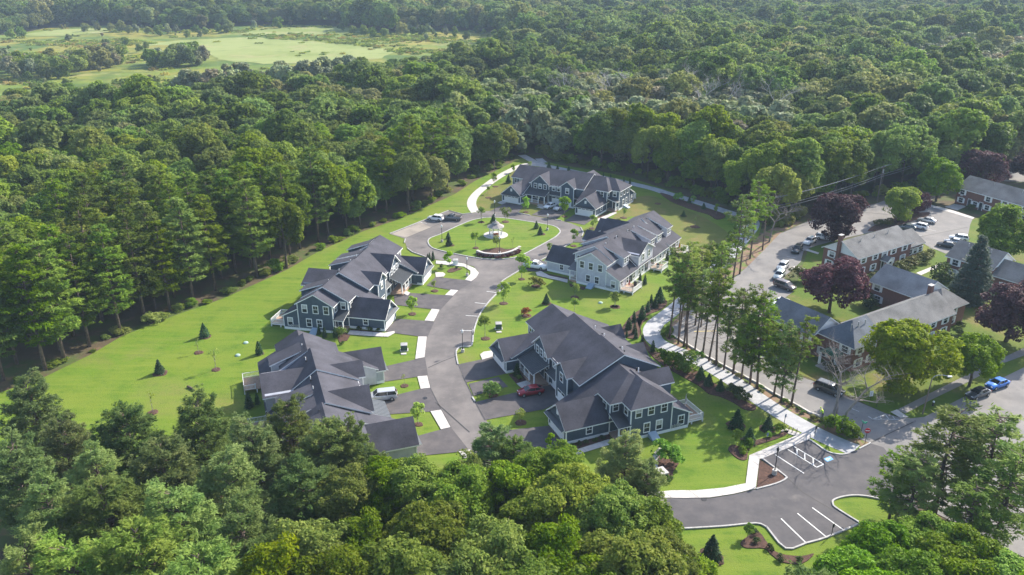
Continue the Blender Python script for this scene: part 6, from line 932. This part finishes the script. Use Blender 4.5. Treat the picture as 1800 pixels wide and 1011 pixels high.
for q, look in (('d', 'dark low shrub'), ('l', 'light green leafy shrub'), ('o', 'clipped olive-green shrub'), ('r', 'russet dying shrub')):
    pts = [p for p in S['shrubs'] if p[3] == q]
    for i, (p, lb) in enumerate(zip(pts, labels(look, pts))):
        s = max(.5, p[2] / 1.15); o = link('shrub', CR['sh%s%d' % (q, i % 3)], None, (p[0], p[1], .05), rng.uniform(0, 6.28)); o.scale = (s * (1.25 if q == 'o' else 1),) * 2 + (s,); tag(o, lb, 'shrub', 'garden shrubs')
for i, p in enumerate(S['flowers']): o = link('bedding_plant', CR['bed%d' % (i % 3)], None, (*p, .2), rng.uniform(0, 6)); o.scale = (1.1,) * 3; tag(o, 'dark red bedding plant in front of the curved stone wall', 'plant', 'bedding plants below the curved stone wall')
# street trees
ST = S['street_trees']
for i, (p, lb) in enumerate(zip(ST['purple'], ('large purple maple at the bend between street and lot', 'large purple maple in front of the brick house with portico', 'purple maple at the right edge beside the long brick wing', 'purple maple behind the far brick house roof', 'purple maple cut by the right edge behind the far road', 'small purple tree on the lot island'))): plant('purple_maple', lb, 'tree', 'purple%d' % (i % 3), p[:2], p[3] / 5., 'purple maples', sz=p[2] / 10.8)
for i, (p, lb) in enumerate(zip(ST['green'], ('round green maple left of the far brick house', 'small green street maple beside the parked blue and grey cars'))): plant('maple_tree', lb, 'tree', 'green%d' % i, p[:2], p[3] / 5., sz=p[2] / 10.8)
for i, (p, lb) in enumerate(zip(ST['yellow'], ('yellowish maple on the lot island', 'big bright yellow-green maple behind the blue spruce', 'big yellow-green maple in front of the brick hipped corner'))): plant('yellow_maple', lb, 'tree', 'yellow%d' % i, p[:2], p[3] / 5., sz=p[2] / 10.8)
p = ST['spruce'][0]; plant('blue_spruce', 'tall blue-grey spruce in front of the pale-roofed brick house', 'tree', 'spruce0', p[:2], 1.)
for i, (p, lb) in enumerate(zip(S['road_pines'], labels('tall roadside pine with bare trunk', S['road_pines']))): plant('roadside_pine', lb, 'pine', ('low%d' % (i % 3)) if 9 <= i < 16 and i != 15 else 'road%d' % ((i * 7 + i // 3) % 4), p, rng.uniform(.85, 1.06) * (.9 if i == 15 else 1), 'tall pines between gravel path and street').rotation_euler[:2] = (rng.gauss(0, .035), rng.gauss(0, .035))
for i, (p, lb) in enumerate(zip(S['dead_trees'], ('bleached dead tree left of the dark minivan on the verge', 'leaning dead tree nearest the no-entry sign', 'slim dead tree between the two others at the street', 'grey dead tree at the wood edge by the crossarm pole'))):
    b = branchy('dead_branches', 10.5 if i < 3 else 13, 700 + i, M['deadwood'], .28); tag(link('dead_tree', b, None, (*p, 0), i * 1.3), lb, 'dead tree')
for i, (p, lb) in enumerate(zip(S['grey_trees'], ('bare pale grey tree in the middle of the far woods', 'bare grey tree right of the palest one in the far woods', 'bare grey tree above the right-hand wood edge', 'bare grey tree left of the palest one in the far woods', 'bare grey tree just left of the palest one', 'bare grey tree lowest in the far woods opening', 'bare grey tree between the palest and the lowest one'))): tag(link('bare_tree', branchy('bare_branches', 17, 720 + i, M['palewood'], .34, .05, 5, .5), None, (*p, 0), i), lb, 'bare tree')
for key, nm, look, keys, hs in (('fg_pines', 'foreground_pine', 'feathery grey-green foreground pine', ('soft0', 'soft1', 'soft2'), (14.5, 16, 13.5)), ('fg_pines2', 'foreground_pine', 'dark green pine over the main road', ('low0', 'low1', 'low2'), (16.5, 15.5, 17.5)), ('fg_oaks', 'foreground_oak', 'broad foreground oak', ('near0', 'near1', 'near2'), (16.5, 17, 16)), ('fg_maples', 'foreground_maple', 'bright green foreground maple', ('maple0', 'maple1', 'maple2'), (11.5,) * 3)):
    for i, (p, lb) in enumerate(zip(S[key], labels(look, S[key]))): k = i % 3; plant(nm, lb, 'tree', keys[k], p[:2], p[2] / hs[k] * (1.5 if 'pines2' in key else 1), nm.replace('_', ' ') + 's', sz=p[2] / hs[k])
for i, (p, lb) in enumerate(zip(S['edge_pines'], labels('tall white pine at the left wood edge', S['edge_pines']))): plant('white_pine', lb, 'pine', 'pine%d' % rng.randrange(4), p, rng.uniform(.86, 1.06), 'white pines of the left wood')
# woods: the largest 300 broadleaf trees singly, the rest as one mass
clear, marsh, wet = S['clear'], S['marsh'], S['wetland']; pines_xy = [p[:2] for p in S['edge_pines']]; woods = []
cp, sp = math.cos(R(22.779)), math.sin(R(22.779))
def seen(x, y, h):
    for z in (0, h):
        zz = z - 70; d = y * cp - zz * sp
        if d > 1 and abs(x / d) < .6294 + 8 / d and abs((y * sp + zz * cp) / d) < .3535 + 8 / d: return True
    return False
y = 92.
while y < 1350:
    st = 6.9 + max(0, y - 350) * .0042; x = -(y * .68 + 45); ox = rng.uniform(0, st)
    while x < y * .68 + 45:
        px, py = x + ox + rng.uniform(-.36, .36) * st, y + rng.uniform(-.36, .36) * st; x += st
        if inside((px, py), clear) or inside((px, py), marsh): continue
        if any(abs(px - q[0]) < 12 and -85 < py - q[1] < 8 for q in S['far_houses']): continue
        if any(math.dist((px, py), q) < 3.6 for q in pines_xy): continue
        if not seen(px, py, 22): continue
        woods.append((px, py))
    y += st * .9
for p in S['marsh_trees']: woods.append(p)
def patch(x, y, s, o): return .5 + .5 * math.sin(x * s + 2.1 * math.sin(y * s * .7 + o) + o) * math.cos(y * s * 1.2 + 1.7 * math.sin(x * s * .6 + o))
single = []
woods.sort(key=lambda p: math.hypot(p[0], p[1])); n_ind = 0; rest = []; npine = 0
for (x, y) in woods:
    left = x < -15 and y < 330
    if left and npine < 28 and patch(x, y, .05, 1.) > .62:
        npine += 1; plant('white_pine', 'tall white pine inside the left wood', 'pine', 'pine%d' % rng.randrange(4), (x, y), rng.uniform(.78, 1.0), 'white pines inside the left wood'); continue
    wt = any(inside((x, y), q) for q in wet)
    if n_ind < 300 and not wt:
        n_ind += 1; k = rng.randrange(5); sc = rng.uniform(.78, 1.12) * (1.08 if x > 10 else 1.)
        tr_ = plant('woodland_tree', 'leafy broadleaf tree of the left wood beyond the lawn' if x < -8 else 'leafy broadleaf tree of the wood behind the far row and the street', 'tree', 'oak%d' % k, (x, y), sc, 'broadleaf trees of the left wood' if x < -8 else 'broadleaf trees of the right wood', sz=sc * rng.uniform(.9, 1.12)); single.append(tr_); continue
    rest.append((x, y, wt))
near_m = labels('leafy broadleaf woodland tree', [o_.location for o_ in single])
for o_, lb in zip(single, near_m):
    if any(' ' + q_ + ' to' in lb for q_ in ORD[:12]) and 'teenth' not in lb and 'twent' not in lb: o_['label'] = lb
# distant woods: one object, leafy trees set on its points
kinds = bpy.data.collections.new('woodland_kinds')
L['pale'] = leaf_mat('wetland_leaves', (.16, .195, .09), (.25, .275, .14), (.23, .195, .11), .25)
protos = []
for i, (cr_, tk_, H) in enumerate(FARS):
    bm = bmesh.new(); bm.from_mesh(cr_); me = bpy.data.meshes.new('woodland_kind')
    bm.free(); o = bpy.data.objects.new('woodland_kind_%d' % i, cr_); kinds.objects.link(o)
for i in range(2):
    o = bpy.data.objects.new('woodland_kind_%d' % (6 + i), leafy_crown('wetland_crown', L['pale'], 3.2, 8., .8, 7, 60, 22, .5, .9, 800 + i)); kinds.objects.link(o)
for i in range(2):
    o = bpy.data.objects.new('woodland_kind_%d' % (8 + i), leafy_crown('thicket_crown', L['far'], [4.2, 3.4][i], [9.5, 8][i], .1, 9, 120, 26, .42, 1., 820 + i)); kinds.objects.link(o)
mx0, mx1 = min(p[0] for p in marsh), max(p[0] for p in marsh); my0, my1 = min(p[1] for p in marsh), max(p[1] for p in marsh); bush = set()
while len(bush) < 170:
    q = (rng.uniform(mx0, mx1), rng.uniform(my0, my1))
    if inside(q, marsh) and (not any(inside(q, r_) for r_ in S['marsh_pale']) or rng.random() < .12) and seen(*q, 3) and (not inside((q[0], q[1] + 45), marsh) or not inside((q[0], q[1] - 60), marsh) or rng.random() < .12): bush.add(q)
rest += [(x, y, False) for x, y in bush]
pts = np.array([(x, y, 0.) for x, y, _ in rest]); me = bpy.data.meshes.new('distant_woods'); me.vertices.add(len(pts)); me.vertices.foreach_set('co', pts.ravel())
kk, ss, rr = [], [], []
mt = set(S['marsh_trees'])
for x, y, wt in rest:
    q = patch(x, y, .011, 2.); q2 = patch(x, y, .03, .5)
    if wt and rng.random() < .8: kk.append(6 + rng.randrange(2)); ss.append(rng.uniform(1.2, 1.95))
    elif (x, y) in bush: kk.append(rng.choice((6, 8, 9, 9))); ss.append(rng.uniform(.2, .8) ** 1.4)
    elif (x, y) in mt: kk.append(rng.choice((8, 9, 8, 7))); ss.append(rng.uniform(.95, 1.45) if y < 620 else rng.uniform(.6, 1.2))
    else: kk.append(rng.choice((2, 4, 0) if q > .55 else (0, 1, 3, 5, 0))); ss.append(rng.choice((.62, .8, .9, 1., 1.12, 1.28)) * rng.uniform(.92, 1.06) * (.78 + .46 * q2) * (1.12 if y > 500 else 1) * (.72 if any(inside((x + dx * .3, y + dy), marsh) for dx, dy in ((0, 35), (-30, 45), (30, 45), (0, 70))) else 1))
    rr.append(rng.uniform(0, 6.283))
for nm, ty, dat in (('kind', 'INT', kk), ('size', 'FLOAT', ss), ('turn', 'FLOAT', rr)): me.attributes.new(nm, ty, 'POINT').data.foreach_set('value', dat)
dw = link('distant_woods', me); tag(dw, 'far mass of broadleaf woods reaching to the top of the view', 'woods', kind='stuff')
ng = bpy.data.node_groups.new('set_trees', 'GeometryNodeTree'); ng.interface.new_socket('Geometry', in_out='INPUT', socket_type='NodeSocketGeometry'); ng.interface.new_socket('Geometry', in_out='OUTPUT', socket_type='NodeSocketGeometry')
N = ng.nodes; gi, go = N.new('NodeGroupInput'), N.new('NodeGroupOutput'); ip = N.new('GeometryNodeInstanceOnPoints'); ci = N.new('GeometryNodeCollectionInfo'); ci.inputs['Collection'].default_value = kinds; ci.inputs['Separate Children'].default_value = True; ci.inputs['Reset Children'].default_value = True
def attr(nm, ty): a = N.new('GeometryNodeInputNamedAttribute'); a.data_type = ty; a.inputs['Name'].default_value = nm; return [o_ for o_ in a.outputs if o_.enabled and o_.name == 'Attribute'][0]
cx_ = N.new('ShaderNodeCombineXYZ'); lk = ng.links.new; lk(attr('turn', 'FLOAT'), cx_.inputs['Z']); lk(gi.outputs[0], ip.inputs['Points']); lk(ci.outputs[0], ip.inputs['Instance']); ip.inputs['Pick Instance'].default_value = True; lk(attr('kind', 'INT'), ip.inputs['Instance Index']); lk(cx_.outputs[0], ip.inputs['Rotation']); lk(attr('size', 'FLOAT'), ip.inputs['Scale']); lk(ip.outputs[0], go.inputs[0])
dw.modifiers.new('trees', 'NODES').node_group = ng
# reed tussocks and low scrub over the marsh, one mass
tufts = bpy.data.collections.new('tussock_kinds'); L['tuft'] = leaf_mat('tussock_blades', (.26, .31, .05), (.38, .4, .1), (.38, .32, .1), .35, .5); L['tuft2'] = leaf_mat('sedge_blades', (.16, .24, .04), (.26, .33, .07), None, 0, .5)
for i in range(4): tufts.objects.link(bpy.data.objects.new('tussock_kind_%d' % i, leafy_crown('tussock_blade_mass', L['tuft' if i < 3 else 'tuft2'], [2.4, 3.2, 1.6, 2.6][i], [.3, .35, .4, .5][i], 0, 7, 36, 12, .3, .22, 840 + i)))
tp = []
while len(tp) < 1300:
    q = (rng.uniform(mx0, mx1), rng.uniform(my0, my1))
    if not inside(q, marsh) or not seen(*q, 2): continue
    dens = patch(q[0], q[1], .035, 3.) * patch(q[0] * .6, q[1] * 1.7, .02, 1.)
    if any(inside(q, r_) for r_ in S['marsh_pale']) and rng.random() > .12: continue
    if rng.random() < .015 + max(0, dens - .22) * 1.6: tp.append((q[0], q[1], 0., 3 if rng.random() < patch(q[0], q[1], .024, 5.) * .6 else rng.randrange(3)))
me = bpy.data.meshes.new('marsh_tussocks'); me.vertices.add(len(tp)); me.vertices.foreach_set('co', np.array([p[:3] for p in tp]).ravel())
for nm, ty, dat in (('kind', 'INT', [p[3] for p in tp]), ('size', 'FLOAT', [rng.uniform(.6, 1.7) for p in tp]), ('turn', 'FLOAT', [rng.uniform(0, 6.28) for p in tp])): me.attributes.new(nm, ty, 'POINT').data.foreach_set('value', dat)
tw = link('marsh_tussocks', me); tag(tw, 'yellow-green reed tussocks and sedge scattered over the far marsh', 'marsh grass', kind='stuff'); ng2 = ng.copy(); [n_ for n_ in ng2.nodes if n_.bl_idname == 'GeometryNodeCollectionInfo'][0].inputs['Collection'].default_value = tufts; tw.modifiers.new('tussocks', 'NODES').node_group = ng2
# undergrowth along the wood edges
ue = 0
edge = clear[1:34]
for a, c in zip(edge, edge[1:]):
    a, c = Vector(a), Vector(c); d = c - a; n = max(1, int(d.length / (3.6 if a.x < 0 else 2.6)))
    if d.length > 60: continue
    for k in range(n):
        u = (k + rng.random()) / n; nn = Vector((-d.y, d.x)).normalized(); q = a + d * u + nn * rng.uniform(.2, 3.); q = q if not inside(q, clear) else a + d * u - nn * rng.uniform(.2, 2.5)
        if inside(q, clear) or not seen(q.x, q.y, 3): continue
        s = rng.uniform(.3, 1.25) if q.x < 0 else rng.uniform(.6, 1.5); o = link('woodland_shrub', CR['under%d' % rng.randrange(3)], None, (q.x, q.y, -.05), rng.uniform(0, 6.28)); o.scale = (s, s, s * (rng.uniform(.35, .85) if q.x < 0 else rng.uniform(.7, 1.1))); tag(o, 'wild shrub along the edge of the %s wood' % ('left' if q.x < -8 else 'right'), 'shrub', 'undergrowth of the %s wood edge' % ('left' if q.x < -8 else 'right')); ue += 1
for i, p in enumerate([(-150, 640), (-60, 560), (30, 600), (60, 640), (-110, 520), (-200, 700)]): pass
for i, p in enumerate(S['verge_plants']): o = link('verge_plant', CR['sh%s%d' % ('lod'[i % 3], i % 3)], None, (p[0] + rng.gauss(0, .5), p[1] + rng.gauss(0, .3), 0), rng.uniform(0, 6)); s = rng.uniform(.3, .85); o.scale = (s * 1.3, s, s * .7); tag(o, 'small wild plant at the foot of the roadside pines', 'plant', 'wild plants under the roadside pines')
# ------------------------------------------------------------------ air
hb = MB(); hb.box((-4100, -400, -1.1), (4100, 6100, 76)); hz = hb.build('haze', []); hz['kind'] = 'stuff'
hm = bpy.data.materials.new('haze_air'); hm.use_nodes = True; hn = hm.node_tree; hn.nodes.clear(); ho = hn.nodes.new('ShaderNodeOutputMaterial'); pv = hn.nodes.new('ShaderNodeVolumePrincipled')
pv.inputs['Color'].default_value = (.62, .8, 1, 1); pv.inputs['Density'].default_value = .00015; pv.inputs['Anisotropy'].default_value = .0; hn.links.new(pv.outputs[0], ho.inputs['Volume']); hz.data.materials.append(hm)
print('woods', len(woods), 'singles', n_ind, 'pines', npine, 'mass', len(rest), 'edge shrubs', ue)
